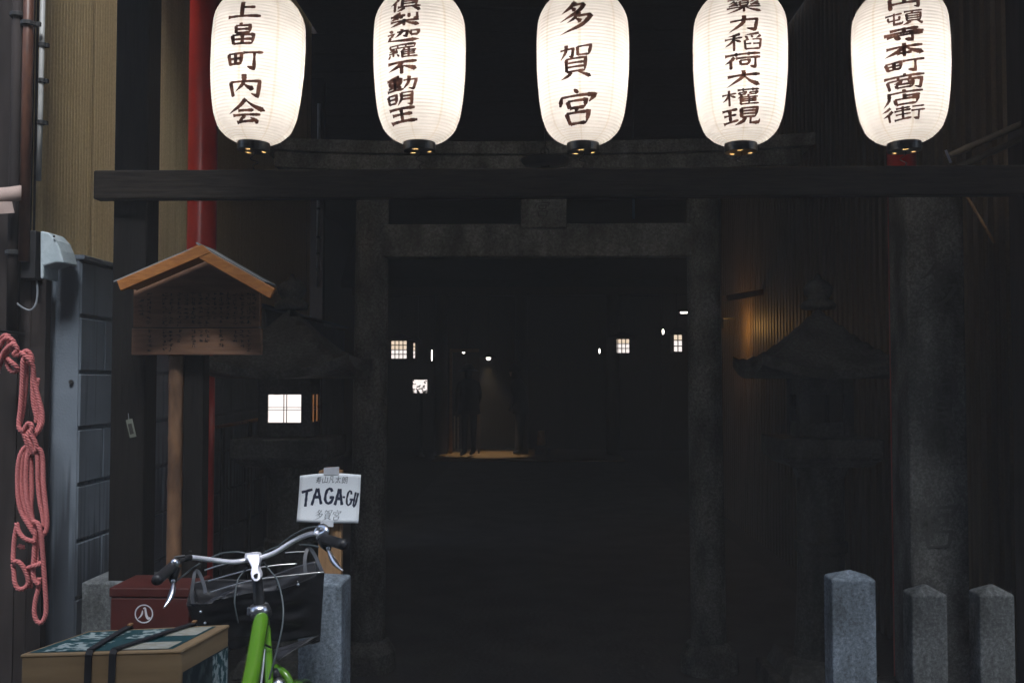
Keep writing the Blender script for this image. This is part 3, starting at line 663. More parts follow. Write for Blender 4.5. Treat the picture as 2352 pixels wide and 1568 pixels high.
# lower plank and upper gabled plank of the panel
b = MB(); b.span((xl, KY, bl.z), (xr_, KY + 0.025, zj - 0.002)); pnl = b.build('lower_plank', M['board_wood'], t, bevel=0.003)
b = MB(); pts = [(xl + .006, zj + .002), (xr_ - .006, zj + .002), (xr_ - .006, er.z), (apex.x, apex.z), (xl + .006, el.z)]
vs = [(x, KY, z) for x, z in pts] + [(x, KY + 0.025, z) for x, z in pts]
b.add(vs, [(0, 1, 2, 3, 4), (9, 8, 7, 6, 5)] + [(i, i + 5, (i + 1) % 5 + 5, (i + 1) % 5) for i in range(5)]); b.build('upper_plank', M['board_wood'], t)
for pa, pb in (((268, 645), (461, 563)), ((455, 563), (631, 663))):
    A, B = W(pa[0], pa[1], KY - 0.16), W(pb[0], pb[1], KY - 0.16)
    d = (B - A).normalized(); nrm = Vector((-d.z, 0, d.x));
    if nrm.z < 0: nrm = -nrm
    th = 0.034; pr_ = Vector((0, -.002, 0)) if pa[0] < 400 else Vector((0, 0, 0))
    Am, Bm = (A, B + d * .004) if pa[0] < 400 else (A - d * .004, B)
    vs = [Am + pr_, Bm + pr_, Bm - nrm * th + pr_ + (d * .018 if pa[0] < 400 else Vector()), Am - nrm * th + pr_ - (d * .018 if pa[0] > 400 else Vector())]; vs2 = [p + Vector((0, 0.02, 0)) for p in vs]
    b = MB(); b.add(vs + vs2, [(0, 1, 2, 3), (7, 6, 5, 4), (0, 4, 5, 1), (1, 5, 6, 2), (2, 6, 7, 3), (3, 7, 4, 0)]); b.build('bargeboard', M['roof_wood'], t, bevel=0.002)
    A2, B2 = A + Vector((0, .0205, 0)), B + Vector((0, .0205, 0)) - (d * .04 if pa[0] > 400 else Vector()); th = 0.014; back = Vector((0, .125, 0))
    vs = [A2 - nrm * .004, B2 - nrm * .004, B2 - nrm * (th + .004), A2 - nrm * (th + .004)]; vs2 = [p + back for p in vs]
    b = MB(); b.add(vs + vs2, [(0, 1, 2, 3), (7, 6, 5, 4), (0, 4, 5, 1), (1, 5, 6, 2), (2, 6, 7, 3), (3, 7, 4, 0)]); b.build('roof_board', M['roof_wood'], t)
    A3, B3 = A + nrm * .001 - d * .012, B + nrm * .001 - (d * .04 if pa[0] > 400 else Vector()); vs = [A3, B3, B3 + nrm * .004, A3 + nrm * .004]; vs2 = [p + Vector((0, .14, 0)) for p in vs]
    vs = [p + Vector((0, 0.004, 0)) for p in vs]
    b = MB(); b.add(vs + vs2, [(0, 1, 2, 3), (7, 6, 5, 4), (0, 4, 5, 1), (1, 5, 6, 2), (2, 6, 7, 3), (3, 7, 4, 0)]); b.build('sheet_cover', M['grey_plate'], t)
# faint columns of writing: brush dabs too worn to read
ink = MB(); rnd = random.Random(3)
cols = [325, 343, 378, 392, 412, 428, 444, 460, 476, 492, 508, 524, 540, 556, 572, 584]
for ci, cxp in enumerate(cols):
    y_ = 676 if ci not in (0,) else 690
    end = 805 if ci in (1, 2, 3, 14) else rnd.choice((730, 790, 800))
    while y_ < end:
        s_ = 7.5
        for k in range(rnd.randint(4, 6)):
            a1 = W(cxp + rnd.uniform(-4, 4), y_ + rnd.uniform(-3.5, 3.5), KY - 0.0012)
            if abs(a1.z - zj) < .006: continue
            horiz = rnd.random() < .6
            L = rnd.uniform(.004, .011); T = rnd.uniform(.0012, .0022)
            if horiz: ink.box(a1, (L, .0008, T), (0, rnd.uniform(-.2, .2), 0))
            else: ink.box(a1, (T, .0008, L * .9), (0, rnd.uniform(-.4, .4), 0))
        y_ += 10.6
o = ink.build('lettering', M['ink'], t); o['kind'] = 'stuff'
a = W(388, 900, KY + .06); c = W(421, 900, KY + .06); rr = (c.x - a.x) / 2; lx = (a.x + c.x) / 2
prof = []
zz = 0.012
joints = [W(400, y_, KY + .06).z for y_ in (1108, 1008, 876)]
zs_ = [0.012 + i * 0.02 for i in range(int((zj + .1) / 0.02))]
for z_ in zs_:
    k = min(abs(z_ - j) for j in joints); prof.append((rr * (1.0 + (0.06 if k < .012 else 0) + 0.02 * math.sin(z_ * 9)), z_))
b = MB(); b.lathe(prof, 20, (lx, KY + .06, 0)); b.build('log_post', M['log'], t, smooth=True)
a = W(424, 900, KY + .06); c = W(470, 900, KY + .06)
b = MB(); b.span((a.x, KY + .05, .012), (c.x, KY + .11, zj + .1)); b.build('main_post', M['dark_wood_v'], t, bevel=.004)
b = MB(); b.span((xl + .02, KY + .0255, zj - .04), (xr_ - .02, KY + .045, zj + .03)); b.build('batten', M['dark_wood'], t)

# ================================================================ TORII
TY = 5.0
t = thing('torii_gate', (W(1232, 900, TY).x, TY, 0), 'grey stone torii gate spanning the dark approach', 'torii')
xp = []
for (xt, xb, w_) in ((857, 848, 78), (1612, 1622, 76)):
    top, bot = W(xt, 400, TY), W(xb, 1080, TY); sl_ = (bot.x - top.x) / (bot.z - top.z)
    f = lambda z_: top.x + (z_ - top.z) * sl_
    r = w_ / 2 * TY / F
    pts = [Vector((f(z_), TY, z_)) for z_ in (0.012, .4, .9, 1.4, 1.9, 2.38)]
    b = MB(); b.tube(pts, [r * 1.06, r * 1.04, r * 1.02, r, r * .98, r * .96], 36); b.build('pillar', M['torii_stone'], t, smooth=True)
    b = MB(); b.lathe([(r * 1.7, .012), (r * 1.65, .10), (r * 1.3, .15), (r * 1.07, .16)], 32, (f(0.1), TY, 0)); b.build('footing', M['torii_stone'], t)
    xp.append((f(2.05), r))
z0, z1 = W(1200, 592, TY).z, W(1200, 517, TY).z
b = MB(); b.span((xp[0][0] + xp[0][1] * .6, TY - .05, z0), (xp[1][0] - xp[1][1] * .6, TY + .05, z1)); b.build('tie_beam', M['torii_stone'], t, bevel=.006)
zk0, zk1 = W(1200, 392, TY - .1).z, W(1200, 356, TY - .1).z
b = MB(); n = 24; vs = []; fs = []; xa, xb = W(640, 400, TY).x, W(1830, 400, TY).x
for i in range(n + 1):
    u = i / n; x = xa + (xb - xa) * u; lift = 0.03 * abs(2 * u - 1) ** 3
    hw = 0.09
    for dy, zz in ((-hw, zk0), (hw, zk0), (hw * 1.08, zk1), (-hw * 1.08, zk1)): vs.append((x, TY + dy, zz + lift))
for i in range(n):
    for k in range(4): fs.append((i * 4 + k, i * 4 + (k + 1) % 4, i * 4 + 4 + (k + 1) % 4, i * 4 + 4 + k))
fs += [(3, 2, 1, 0), tuple(n * 4 + k for k in range(4))]
b.add(vs, fs); b.build('lintel', M['torii_stone'], t, bevel=.006)
b = MB(); vs = []
for i in range(n + 1):
    u = i / n; x = xa - .06 + (xb - xa + .12) * u; lift = 0.035 * abs(2 * u - 1) ** 3
    for dy, zz in ((-.12, zk1 + .004), (.12, zk1 + .004), (.13, zk1 + .062), (0, zk1 + .08), (-.13, zk1 + .062)): vs.append((x, TY + dy, zz + lift))
fs = [(i * 5 + k, i * 5 + (k + 1) % 5, i * 5 + 5 + (k + 1) % 5, i * 5 + 5 + k) for i in range(n) for k in range(5)] + [(4, 3, 2, 1, 0), tuple(n * 5 + k for k in range(5))]
b.add(vs, fs); b.build('top_lintel', M['torii_stone'], t)
a, c = W(1196, 526, TY - .06), W(1301, 400, TY - .06)
b = MB(); b.span((a.x, TY - .085, a.z), (c.x, TY - .052, zk0 - .003)); tb = b.build('tablet', M['torii_stone'], t, bevel=.008)
for ch, yc in (('賀', 425), ('宮', 478)):
    q = W(1246, yc, TY - .0875); m_ = MB()
    for si, rib in enumerate(brush_char(ch, .075, .085, .0035)):
        m_.add([(q.x + e.x, TY - .0872 - .0002 * si, q.z + e.y) for pr in rib for e in pr], [(2 * i, 2 * i + 1, 2 * i + 3, 2 * i + 2) for i in range(len(rib) - 1)])
    m_.build('carved_character', M['carve'], t)

t = thing('added_approach_roof', (0, 7, 4.2), 'dark boarded roof added to shade the approach behind the torii', 'roof')  # roof put in to keep sky light out of the approach
for k in range(31):
    b = MB(); b.span((-1.77 if k < 8 else -8, 3.8 + k * .5, 4.2), (1.93 if k < 11 else 8, 4.29 + k * .5, 4.24)); b.build('roof_board', M['facade'], t)
for xs, xe2, lab in ((-9.0, -3.6, 'dark block added to keep light out, left of the shrine court'), (3.6, 9.0, 'dark block added to keep light out, right of the shrine court')):
    t = thing('flank_blocker', ((xs + xe2) / 2, 9.0 if xs < 0 else 10.9, 0), lab, 'building')  # blocks added to shut sky light out of the court
    b = MB(); b.span((xs, 9.0 if xs < 0 else 10.9, 0), (xe2, 19.6, 7)); b.build('wall', M['facade'], t)
    b = MB(); b.span((xe2 + .001 if xs < 0 else 2.12, 9.0 if xs < 0 else 10.9, 0), (-1.98 if xs < 0 else xs - .001, 9.1 if xs < 0 else 11.0, 6.4)); b.build('leak_screen', M['facade'], t)  # screen added to stop light leaking round the wall ends
# hanging iron pan lamp above the middle of the approach
q = W(1252, 371, 4.5)
t = thing('hanging_lamp_shade', q, 'small black dish shaped lamp shade hanging beside the middle paper lantern', 'lamp')
b = MB(); b.lathe([(.112, .004), (.113, .008), (.085, .016), (.03, .022), (.012, .03)], 32, q); b.lathe([(.112, .004), (.10, -.012), (.05, -.02), (.02, -.022)], 32, q, cap=False); b.build('shade', M['iron'], t, smooth=True)
b = MB(); b.tube([q + Vector((0, 0, .03)), q + Vector((0, 0, .05)), q + Vector((0.004, 0, .9))], .004, 6); b.build('cord', M['iron'], t)
b = MB(); b.tube([q + Vector((.018 * math.cos(a_), 0, .045 + .018 * math.sin(a_))) for a_ in [2 * PI * k / 12 for k in range(12)]], .003, 6, closed=True); b.build('ring', M['iron'], t)

# ================================================================ STONE LANTERNS
def stone_lantern(Y, px, lit, label):
    fx = 0.12
    q = W(px, 937, Y); cx_ = q.x; zc = q.z
    Z = lambda y_: W(px, y_, Y).z
    t = thing('stone_lantern', (cx_, Y, 0), label, 'stone lantern', 'stone lanterns beside the torii')
    def sq(b, w_, z0, z1, w2=None):
        w2 = w2 or w_
        b.lathe([(w_ / 2 * 1.41421, z0), (w2 / 2 * 1.41421, z1)], 4, (cx_, Y, 0), ph=PI / 4); return b
    b = MB(); sq(b, .50, .012, .12); b.build('plinth', M['old_stone'], t, bevel=.01)
    b = MB(); sq(b, .42, .121, .2, .36); b.build('base', M['old_stone'], t, bevel=.01)
    zc1, zc0 = Z(1000), Z(1046)
    b = MB(); b.lathe([(.13, .2), (.115, .3), (.105, .6), (.105, .66), (.118, .67), (.118, .71), (.105, .72), (.105, zc0 - .1), (.13, zc0 - .04)], 20, (cx_, Y, 0)); b.build('shaft', M['old_stone'], t)
    b = MB(); sq(b, .34, zc0 - .04, zc0, .44); sq(b, .44, zc0, zc1 - .004); b.build('platform', M['old_stone'], t, bevel=.008)
    zf1 = Z(868)
    # fire box: four corner posts, sill and lintel round the paper windows
    hw = fx; b = MB()
    wz0, wz1 = Z(968), Z(905)
    ww = 38 / F * Y
    for sx in (-1, 1):
        for sy in (-1, 1): b.span((cx_ + sx * ww, Y + sy * ww, zc1), (cx_ + sx * hw, Y + sy * hw, zf1))
    b.span((cx_ - hw + .003, Y - hw + .003, zc1 + .0), (cx_ + hw - .003, Y + hw - .003, wz0))
    b.span((cx_ - hw + .003, Y - hw + .003, wz1), (cx_ + hw - .003, Y + hw - .003, zf1 - .001))
    fb = b.build('fire_box', M['old_stone'], t)
    for k in range(4):
        R = Matrix.Rotation(k * PI / 2, 4, 'Z'); T = Matrix.Translation((cx_, Y, 0))
        pm = (M['inner_glow'] if k == 1 else M['pane']) if lit else M['lattice']
        b = MB(); b.span((-ww + .001, -hw + .012, wz0 + .001), (ww - .001, -hw + .016, wz1 - .001)); b.v = [tuple(T @ R @ Vector(p)) for p in b.v]
        w_ = b.build('window', pm, t)
        zm = (wz0 + wz1) / 2
        for kk in (-1, 1):
            b = MB(); b.span((kk * .0065 - .0012 + .003, -hw + .003, wz0), (kk * .0065 + .0012 + .003, -hw + .0105, wz1)); b.v = [tuple(T @ R @ Vector(p)) for p in b.v]; sub(b.build('glazing_bar', M['lattice'], t), t).matrix_parent_inverse = parent_inv(t)
            b = MB(); b.span((-ww, -hw + .0035, zm + kk * .0055 - .0012), (ww, -hw + .0100, zm + kk * .0055 + .0012)); b.v = [tuple(T @ R @ Vector(p)) for p in b.v]; b.build('glazing_bar', M['lattice'], t)
    # roof with upswept corners
    b = MB(); N = 16; RW = .33; vs = []; fs = []
    ze = Z(852); zr = Z(705)
    def roofz(u, v):
        m_ = max(abs(u), abs(v)); cr = (abs(u) * abs(v)) ** 2.2
        return ze + (zr - ze) * (1 - m_) ** 1.25 + .075 * cr
    for lay in (0, 1):
        for i in range(N + 1):
            for j in range(N + 1):
                u, v = 2 * i / N - 1, 2 * j / N - 1
                z_ = roofz(u, v) if lay == 0 else ze - .035 + .06 * (abs(u) * abs(v)) ** 2.2
                vs.append((cx_ + u * RW, Y + v * RW, z_))
    o_ = (N + 1) ** 2
    for i in range(N):
        for j in range(N):
            q_ = (i * (N + 1) + j, (i + 1) * (N + 1) + j, (i + 1) * (N + 1) + j + 1, i * (N + 1) + j + 1)
            fs.append(q_); fs.append(tuple(x + o_ for x in reversed(q_)))
    for i in range(N):
        for A, B in (((i, 0), (i + 1, 0)), ((i + 1, N), (i, N)), ((0, i + 1), (0, i)), ((N, i), (N, i + 1))):
            ia, ib = A[0] * (N + 1) + A[1], B[0] * (N + 1) + B[1]; fs.append((ib, ia, ia + o_, ib + o_))
    b.add(vs, fs); b.build('roof', M['old_stone'], t, smooth=False)
    b = MB(); b.lathe([(.075, zr - .01), (.08, zr + .01), (.06, zr + .03), (.045, zr + .035), (.062, zr + .06), (.068, zr + .085), (.05, zr + .11), (.02, zr + .13), (.006, zr + .155)], 20, (cx_, Y, 0)); b.build('finial', M['old_stone'], t, smooth=True)
    if lit:
        ld = bpy.data.lights.new('flame', 'POINT'); ld.energy = 1.2; ld.color = (1, .72, .5); ld.shadow_soft_size = .03
    return t
stone_lantern(4.62, 668, True, 'old stone lantern with glowing paper window left of the torii')
stone_lantern(4.62, 1882, False, 'dark unlit stone lantern right of the torii')
stone_lantern(6.9, 468, True, 'farther stone lantern mostly hidden behind the red pole, sliver of light showing')
# bamboo rail beside the lit lantern
A, B = W(497, 980, 4.72), W(600, 962, 4.60)
t = thing('bamboo_rail', A, 'short bamboo rail catching light beside the glowing stone lantern', 'rail')
b = MB(); pts = [A.lerp(B, k / 12) for k in range(13)]; b.tube(pts, [.008 * (1.15 if k in (0, 4, 8) else 1) for k in range(13)], 10); b.build('cane', M['sign_post'], t, smooth=True)
b = MB(); b.tube([Vector((A.x + .03, A.y, 0.012)), Vector((A.x + .03, A.y, A.z - .004))], .009, 10); b.build('stake', M['dark_wood_v'], t)
b = MB(); b.tube([Vector((B.x - .06, B.y + .03, 0.012)), Vector((B.x - .06, B.y + .03, B.z - .012))], .009, 10); b.build('stake', M['dark_wood_v'], t)

# ================================================================ TALL INSCRIBED STONE PILLAR
PY = 3.86
a, c = W(2087, 900, PY), W(2221, 900, PY)
t = thing('stone_monument', ((a.x + c.x) / 2, PY, 0), 'tall square inscribed stone pillar on the right under the crossbeam', 'monument')
b = MB(); b.span((a.x, PY, .25), (c.x, PY + .2, 2.2)); b.build('shaft', M['pillar_stone'], t, bevel=.01)
b = MB(); b.span((a.x - .07, PY - .07, .012), (c.x + .07, PY + .27, .25)); b.build('base', M['pillar_stone'], t, bevel=.012)
for ch, yc in (('多', 660), ('賀', 930), ('宮', 1200)):
    q = W(2154, yc, PY); m_ = MB()
    for si, rib in enumerate(brush_char(ch, .15, .19, .0075)):
        m_.add([(q.x + e.x, PY - .001 - .0002 * si, q.z + e.y) for pr in rib for e in pr], [(2 * i, 2 * i + 1, 2 * i + 3, 2 * i + 2) for i in range(len(rib) - 1)])
    m_.build('carved_character', M['carve'], t)

# ================================================================ GRANITE FENCE POSTS
def post(name, x0, x1, ytop, Y, dep, rise, mat_, label, group, zb=0.0):
    a, c = W(x0, ytop, Y), W(x1, ytop, Y); w_ = c.x - a.x; cx_ = (a.x + c.x) / 2
    t = tag(bpy.data.objects.new(name, None), label, 'stone post', group); bpy.data.objects.remove(t)
    b = MB(); zt = a.z; e = .004
    vs = [(cx_ - w_ / 2, 0, zb), (cx_ + w_ / 2, 0, zb), (cx_ + w_ / 2, dep, zb), (cx_ - w_ / 2, dep, zb), (cx_ - w_ / 2, 0, zt), (cx_ + w_ / 2, 0, zt), (cx_ + w_ / 2, dep, zt), (cx_ - w_ / 2, dep, zt), (cx_, dep / 2, zt + rise)]
    vs = [(x - cx_, y, z_) for x, y, z_ in vs]
    b.add(vs, [(3, 2, 1, 0), (0, 1, 5, 4), (1, 2, 6, 5), (2, 3, 7, 6), (3, 0, 4, 7), (4, 5, 8), (5, 6, 8), (6, 7, 8), (7, 4, 8)])
    o = b.build(name, mat_, None, bevel=.006)
    o.location = (cx_, Y, 0)
    return tag(o, label, 'stone post', group)
GP = 'square granite posts of the low stone fence'
post('granite_post', 1911, 2012, 1331, 3.35, .10, .026, M['granite_post'], 'thick pale granite post, nearest the dark opening on the right', GP)
post('granite_post', 2095, 2176, 1366, 3.35, .09, .030, M['granite_dark'], 'thinner shade-darkened granite post, middle of the three on the right', GP)
post('granite_post', 2250, 2331, 1366, 3.35, .09, .030, M['granite_dark'], 'thinner shade-darkened granite post at the right edge', GP)
post('granite_post', 685, 785, 1341, 3.22, .16, .02, M['granite_post'], 'thick granite post behind the bicycle basket', GP)
post('granite_post', 187, 330, 1337, 3.32, .20, .006, M['granite_dark'], 'broad granite post behind the red box at the block wall', GP)

# ================================================================ PAPER SIGN ON A STAKE
SY = 3.46
a, c = W(752, 1100, SY + .02), W(786, 1100, SY + .02); zt = W(760, 1077, SY).z
t = thing('sign_stake', ((a.x + c.x) / 2, SY, 0), 'brown wooden stake holding up the handwritten paper sign', 'stake')
b = MB(); b.span((a.x - .03, SY + .012, 0.012), (c.x, SY + .045, zt - .006)); b.build('stake', M['sign_post'], t, bevel=.004)
b = MB(); b.lathe([(.034, zt - .02), (.03, zt - .002), (.018, zt + .004)], 16, ((a.x + c.x) / 2 - .013, SY + .028, 0)); b.build('worn_top', M['roof_wood'], t, smooth=True)
corners = [W(689, 1092, SY), W(829, 1090, SY), W(823, 1201, SY), W(681, 1198, SY)]
t = thing('paper_sign', corners[3].lerp(corners[2], .5), 'white handwritten paper sign reading TAGA-GU taped to a stake', 'sign')
def paper_pt(u, v, off=0.0):       # u to the right, v downwards, both 0..1
    p = corners[0].lerp(corners[1], u).lerp(corners[3].lerp(corners[2], u), v)
    bow = -0.010 * math.sin(PI * u) + 0.004 * math.sin(PI * v)
    return p + Vector((0, bow - off, 0.004 * math.sin(PI * u) * (1 - 2.2 * (v - .5)) ))
b = MB(); N = 14; vs = [paper_pt(i / N, j / N) for j in range(N + 1) for i in range(N + 1)]
fs = [(j * (N + 1) + i, j * (N + 1) + i + 1, (j + 1) * (N + 1) + i + 1, (j + 1) * (N + 1) + i) for j in range(N) for i in range(N)]
b.add(vs, fs); pp = b.build('sheet', M['paper'], t, smooth=True); md = pp.modifiers.new('thickness', 'SOLIDIFY'); md.thickness = .0006; md.offset = -1
def pen(strokes, wd, name, mtl):      # strokes in paper coordinates, ribbons on the sheet
    m_ = MB(); ar = 1.27
    for st in strokes:
        pts = [Vector((p[0], p[1] / ar)) for p in st]; fine = []
        for p, q in zip(pts, pts[1:]):
            n_ = max(1, int((q - p).length / .02)); fine += [p.lerp(q, k / n_) for k in range(n_)]
        fine.append(pts[-1]); vs = []
        for i, p in enumerate(fine):
            d = fine[min(i + 1, len(fine) - 1)] - fine[max(i - 1, 0)]; d.normalize(); nn = Vector((-d.y, d.x)) * wd * (1 + .12 * math.sin(i * 1.3))
            for s_ in (-1, 1):
                e = p + nn * s_; vs.append(paper_pt(e.x, e.y * ar, .0012))
        m_.add(vs, [(2 * i, 2 * i + 1, 2 * i + 3, 2 * i + 2) for i in range(len(fine) - 1)])
    return m_.build(name, mtl, t)
def K(x, y): return ((x - 370) / 1190, (y - 360) / 930)     # from an enlarged view of the sheet
def ks(*pp): return [K(*p) for p in pp]
LET = {'T': [ks((425, 700), (640, 655)), ks((530, 700), (520, 985))],
       'A': [ks((735, 640), (690, 780), (645, 960)), ks((750, 640), (790, 800), (830, 940)), ks((690, 805), (780, 805))],
       'G': [ks((1030, 705), (1010, 660), (970, 650), (930, 680), (905, 760), (900, 850), (930, 910), (970, 925), (1020, 900), (1045, 850), (1050, 815)), ks((985, 815), (1075, 812))],
       'A2': [ks((1165, 650), (1130, 800), (1095, 955)), ks((1180, 650), (1200, 800), (1230, 950)), ks((1130, 835), (1200, 835))],
       'hyphen': [ks((1235, 800), (1280, 805))],
       'G2': [ks((1400, 745), (1390, 690), (1365, 680), (1335, 720), (1315, 830), (1320, 920), (1350, 955), (1390, 920), (1410, 850)), ks((1370, 840), (1440, 845))],
       'U': [ks((1480, 700), (1455, 850), (1445, 950), (1460, 980), (1485, 930), (1525, 710))]}
for k_, st in LET.items(): pen(st, .0215 if k_ in ('T', 'A', 'G', 'A2') else .015, 'marker_letter', M['marker'])
def paper_text(txt, u0, u1, v0, v1, off):
    n_ = len(txt)
    for i, ch in enumerate(txt):
        if ch == ' ': continue
        v2, fs = glyph(ch, off); uu = (u1 - u0) / n_; m_ = MB()
        m_.add([paper_pt(u0 + uu * (i + .5) + (x + .12 * y) * uu * .82, (v0 + v1) / 2 - (y + .06 * x) * (v1 - v0), .0012) for x, y in v2], fs); m_.build('pen_character', M['pencil'], t)
paper_text('寿山凡太朗', .27, .80, .06, .20, -.004)
for i_, ch in enumerate('多賀宮'):
    m_ = MB()
    for si, rib in enumerate(brush_char(ch, .13, .20, .0042, .2)):
        m_.add([paper_pt(.36 + .145 * i_ + e.x + .1 * e.y, .835 - e.y - .1 * e.x, .0010 + .00008 * si) for pr in rib for e in pr], [(2 * i, 2 * i + 1, 2 * i + 3, 2 * i + 2) for i in range(len(rib) - 1)])
    m_.build('pen_character', M['pencil'], t)
for v0, v1, u0, u1 in ((-.115, .03, .40, .65), (.97, 1.07, .40, .61)):
    b = MB(); b.add([paper_pt(u0, v0, .0025), paper_pt(u1, v0 - .02, .0025), paper_pt(u1, v1, .0025), paper_pt(u0, v1, .0025)], [(0, 1, 2, 3)])
    o = b.build('tape', M['tape'], t); md = o.modifiers.new('thickness', 'SOLIDIFY'); md.thickness = .0006; md.offset = -1

# ================================================================ ROPE HANGING AT THE LEFT
RY = 3.30
def RP(x, y, dz=0.0): return W(x * .4693, 735 + y * .4693, RY - dz)
t = thing('rope_coil', RP(120, 1480), 'faded red twisted rope hung in knotted loops at the left edge', 'rope')
paths = [
    [(-14, 190, .0), (-6, 110, .02), (22, 76, .035), (46, 84, .03), (40, 120, .02), (10, 170, .02), (-8, 230, .01)],
    [(-10, 150, .02), (20, 95, .045), (52, 92, .05), (70, 120, .045), (30, 165, .04), (2, 210, .03), (-12, 260, .02)],
    [(0, 215, .03), (24, 150, .055), (62, 118, .06), (86, 142, .055), (66, 170, .05), (100, 168, .05), (128, 150, .05), (152, 170, .045), (158, 205, .04), (140, 196, .04)],
    [(28, 176, .03), (48, 200, .05), (76, 222, .05), (88, 245, .04), (58, 252, .035), (36, 220, .03), (30, 180, .03)],
    [(98, 158, .06), (120, 172, .065), (148, 200, .06), (162, 232, .05), (168, 300, .04), (190, 385, .04), (206, 450, .04), (206, 505, .04), (186, 545, .04), (160, 570, .045)],
    [(158, 190, .045), (124, 178, .06), (112, 210, .06), (108, 320, .05), (100, 430, .045), (92, 500, .045), (98, 536, .05), (130, 560, .055), (160, 620, .055), (170, 652, .05)],
    [(134, 200, .03), (128, 300, .03), (118, 400, .03), (108, 470, .03), (96, 512, .035)],
    [(186, 285, .03), (178, 350, .03), (186, 430, .03), (196, 470, .03), (190, 520, .03), (172, 548, .03)],
    [(162, 225, .03), (160, 330, .03), (164, 410, .03), (178, 470, .03), (176, 505, .03)],
    [(112, 545, .06), (138, 505, .065), (158, 520, .065), (150, 552, .065), (170, 590, .06), (178, 628, .055), (150, 650, .05), (132, 600, .055), (116, 556, .06)],
    [(150, 520, .05), (136, 560, .06), (150, 606, .06), (160, 648, .05)],
    [(136, 612, .05), (108, 640, .05), (90, 700, .05), (86, 800, .045), (92, 890, .045), (110, 950, .045), (140, 1000, .05), (166, 1040, .05), (184, 1056, .045)],
    [(128, 628, .045), (112, 680, .045), (106, 780, .04), (114, 880, .04), (136, 950, .04), (158, 1010, .04)],
    [(140, 634, .05), (130, 700, .05), (128, 800, .045), (136, 900, .045), (158, 970, .045), (172, 1030, .045)],
    [(150, 652, .04), (154, 740, .035), (156, 840, .035), (152, 920, .035), (160, 980, .035)],
    [(176, 622, .055), (200, 640, .05), (210, 690, .045), (212, 790, .045), (222, 890, .045), (230, 970, .045), (226, 1030, .045), (204, 1058, .045)],
    [(172, 640, .045), (184, 680, .045), (186, 780, .04), (194, 880, .04), (210, 960, .04), (214, 1010, .04)],
    [(180, 640, .035), (196, 700, .035), (202, 800, .03), (212, 900, .03), (220, 980, .03)],
    [(82, 992, .05), (90, 1030, .055), (118, 1066, .06), (156, 1080, .06), (176, 1078, .055)],
    [(84, 1000, .045), (72, 1060, .045), (66, 1130, .045), (66, 1180, .05), (86, 1180, .055), (110, 1200, .055), (132, 1246, .05), (138, 1286, .045), (116, 1312, .045), (88, 1312, .045), (72, 1280, .045), (68, 1230, .04), (62, 1190, .035)],
    [(162, 984, .06), (186, 996, .065), (200, 1040, .065), (206, 1090, .06), (212, 1180, .05), (220, 1290, .045), (226, 1390, .04), (222, 1446, .04), (202, 1480, .04), (180, 1470, .04), (168, 1430, .04), (174, 1370, .04), (188, 1310, .04), (192, 1260, .04)],
    [(176, 1020, .05), (170, 1090, .05), (166, 1160, .05), (162, 1220, .05), (166, 1262, .05), (184, 1288, .05), (196, 1282, .045)],
    [(196, 1050, .04), (180, 1120, .035), (180, 1190, .04), (160, 1206, .055), (134, 1212, .05)],
    [(134, 1214, .045), (160, 1204, .06), (188, 1194, .055), (198, 1180, .045)],
    [(92, 1100, .02), (108, 1112, .02), (122, 1106, .02)],
    [(150, 1215, .03), (146, 1262, .03), (152, 1310, .03)],
]
rb = MB(); RR = .0080; PITCHL = .030
for pth in paths:
    fine = catmull([RP(*p) for p in pth], 14)
    # even resampling
    out = [fine[0]]; acc = 0
    for p, q in zip(fine, fine[1:]):
        L = (q - p).length; d = 0
        while acc + (L - d) >= .0042:
            d += .0042 - acc; acc = 0; out.append(p.lerp(q, d / L))
        acc += L - d
    if len(out) < 6: continue
    nrm = Vector((0.3, 1, .2)); frames = []
    for i in range(len(out)):
        tg = (out[min(i + 1, len(out) - 1)] - out[max(i - 1, 0)]).normalized(); nrm = (nrm - tg * nrm.dot(tg)).normalized(); frames.append((nrm.copy(), tg.cross(nrm)))
    for k in range(3):
        st = []
        for i, p in enumerate(out):
            a_ = -2 * PI * (i * .0042 / PITCHL) + 2 * PI * k / 3; n_, b_ = frames[i]
            st.append(p + (n_ * math.cos(a_) + b_ * math.sin(a_)) * RR * .60)
        rb.tube(st, RR * .46, 6)
o = rb.build('rope', M['rope'], t, smooth=True)
b = MB(); q = RP(26, 60, .0); b.tube([q + Vector((0, .13, 0)), q + Vector((0, -.06, .004))], .004, 8); b.build('nail', M['iron'], t)

# ================================================================ PIPES AND FITTINGS ON THE LEFT
def pipe(name, pts, r, mtl, label, cat, clamps=(), n=14):
    t = thing(name, pts[-1] if pts[-1].z < pts[0].z else pts[0], label, cat)
    b = MB(); b.tube(pts, r, n); b.build('tube', mtl, t, smooth=True)
    for p in clamps:
        b = MB(); b.lathe([(r * 1.35, -.008), (r * 1.5, -.006), (r * 1.5, .006), (r * 1.35, .008)], n, p); b.box(p + Vector((r * 1.6, .004, 0)), (r * 1.4, .012, .014)); b.build('clamp', M['clamp'], t)
    return t
yp = 3.36
x_ = lambda px: W(px, 300, yp).x
zz = lambda y_: W(80, y_, yp).z
pipe('downpipe', [Vector((x_(61), yp, 3.2)), Vector((x_(60), yp, zz(600)))], 12 / F * yp, M['rust_pipe'], 'rust brown downpipe on the dark building corner at upper left', 'pipe', [Vector((x_(61), yp, zz(55)))])
pipe('conduit', [Vector((x_(80), 3.40, 3.2)), Vector((x_(79), 3.40, zz(250))), Vector((x_(77), 3.40, zz(410)))], 6.0 / F * yp, M['grey_pipe'], 'thin grey conduit with black clamps along the siding edge', 'pipe', [Vector((x_(81), 3.40, zz(y_))) for y_ in (95, 178, 275)])
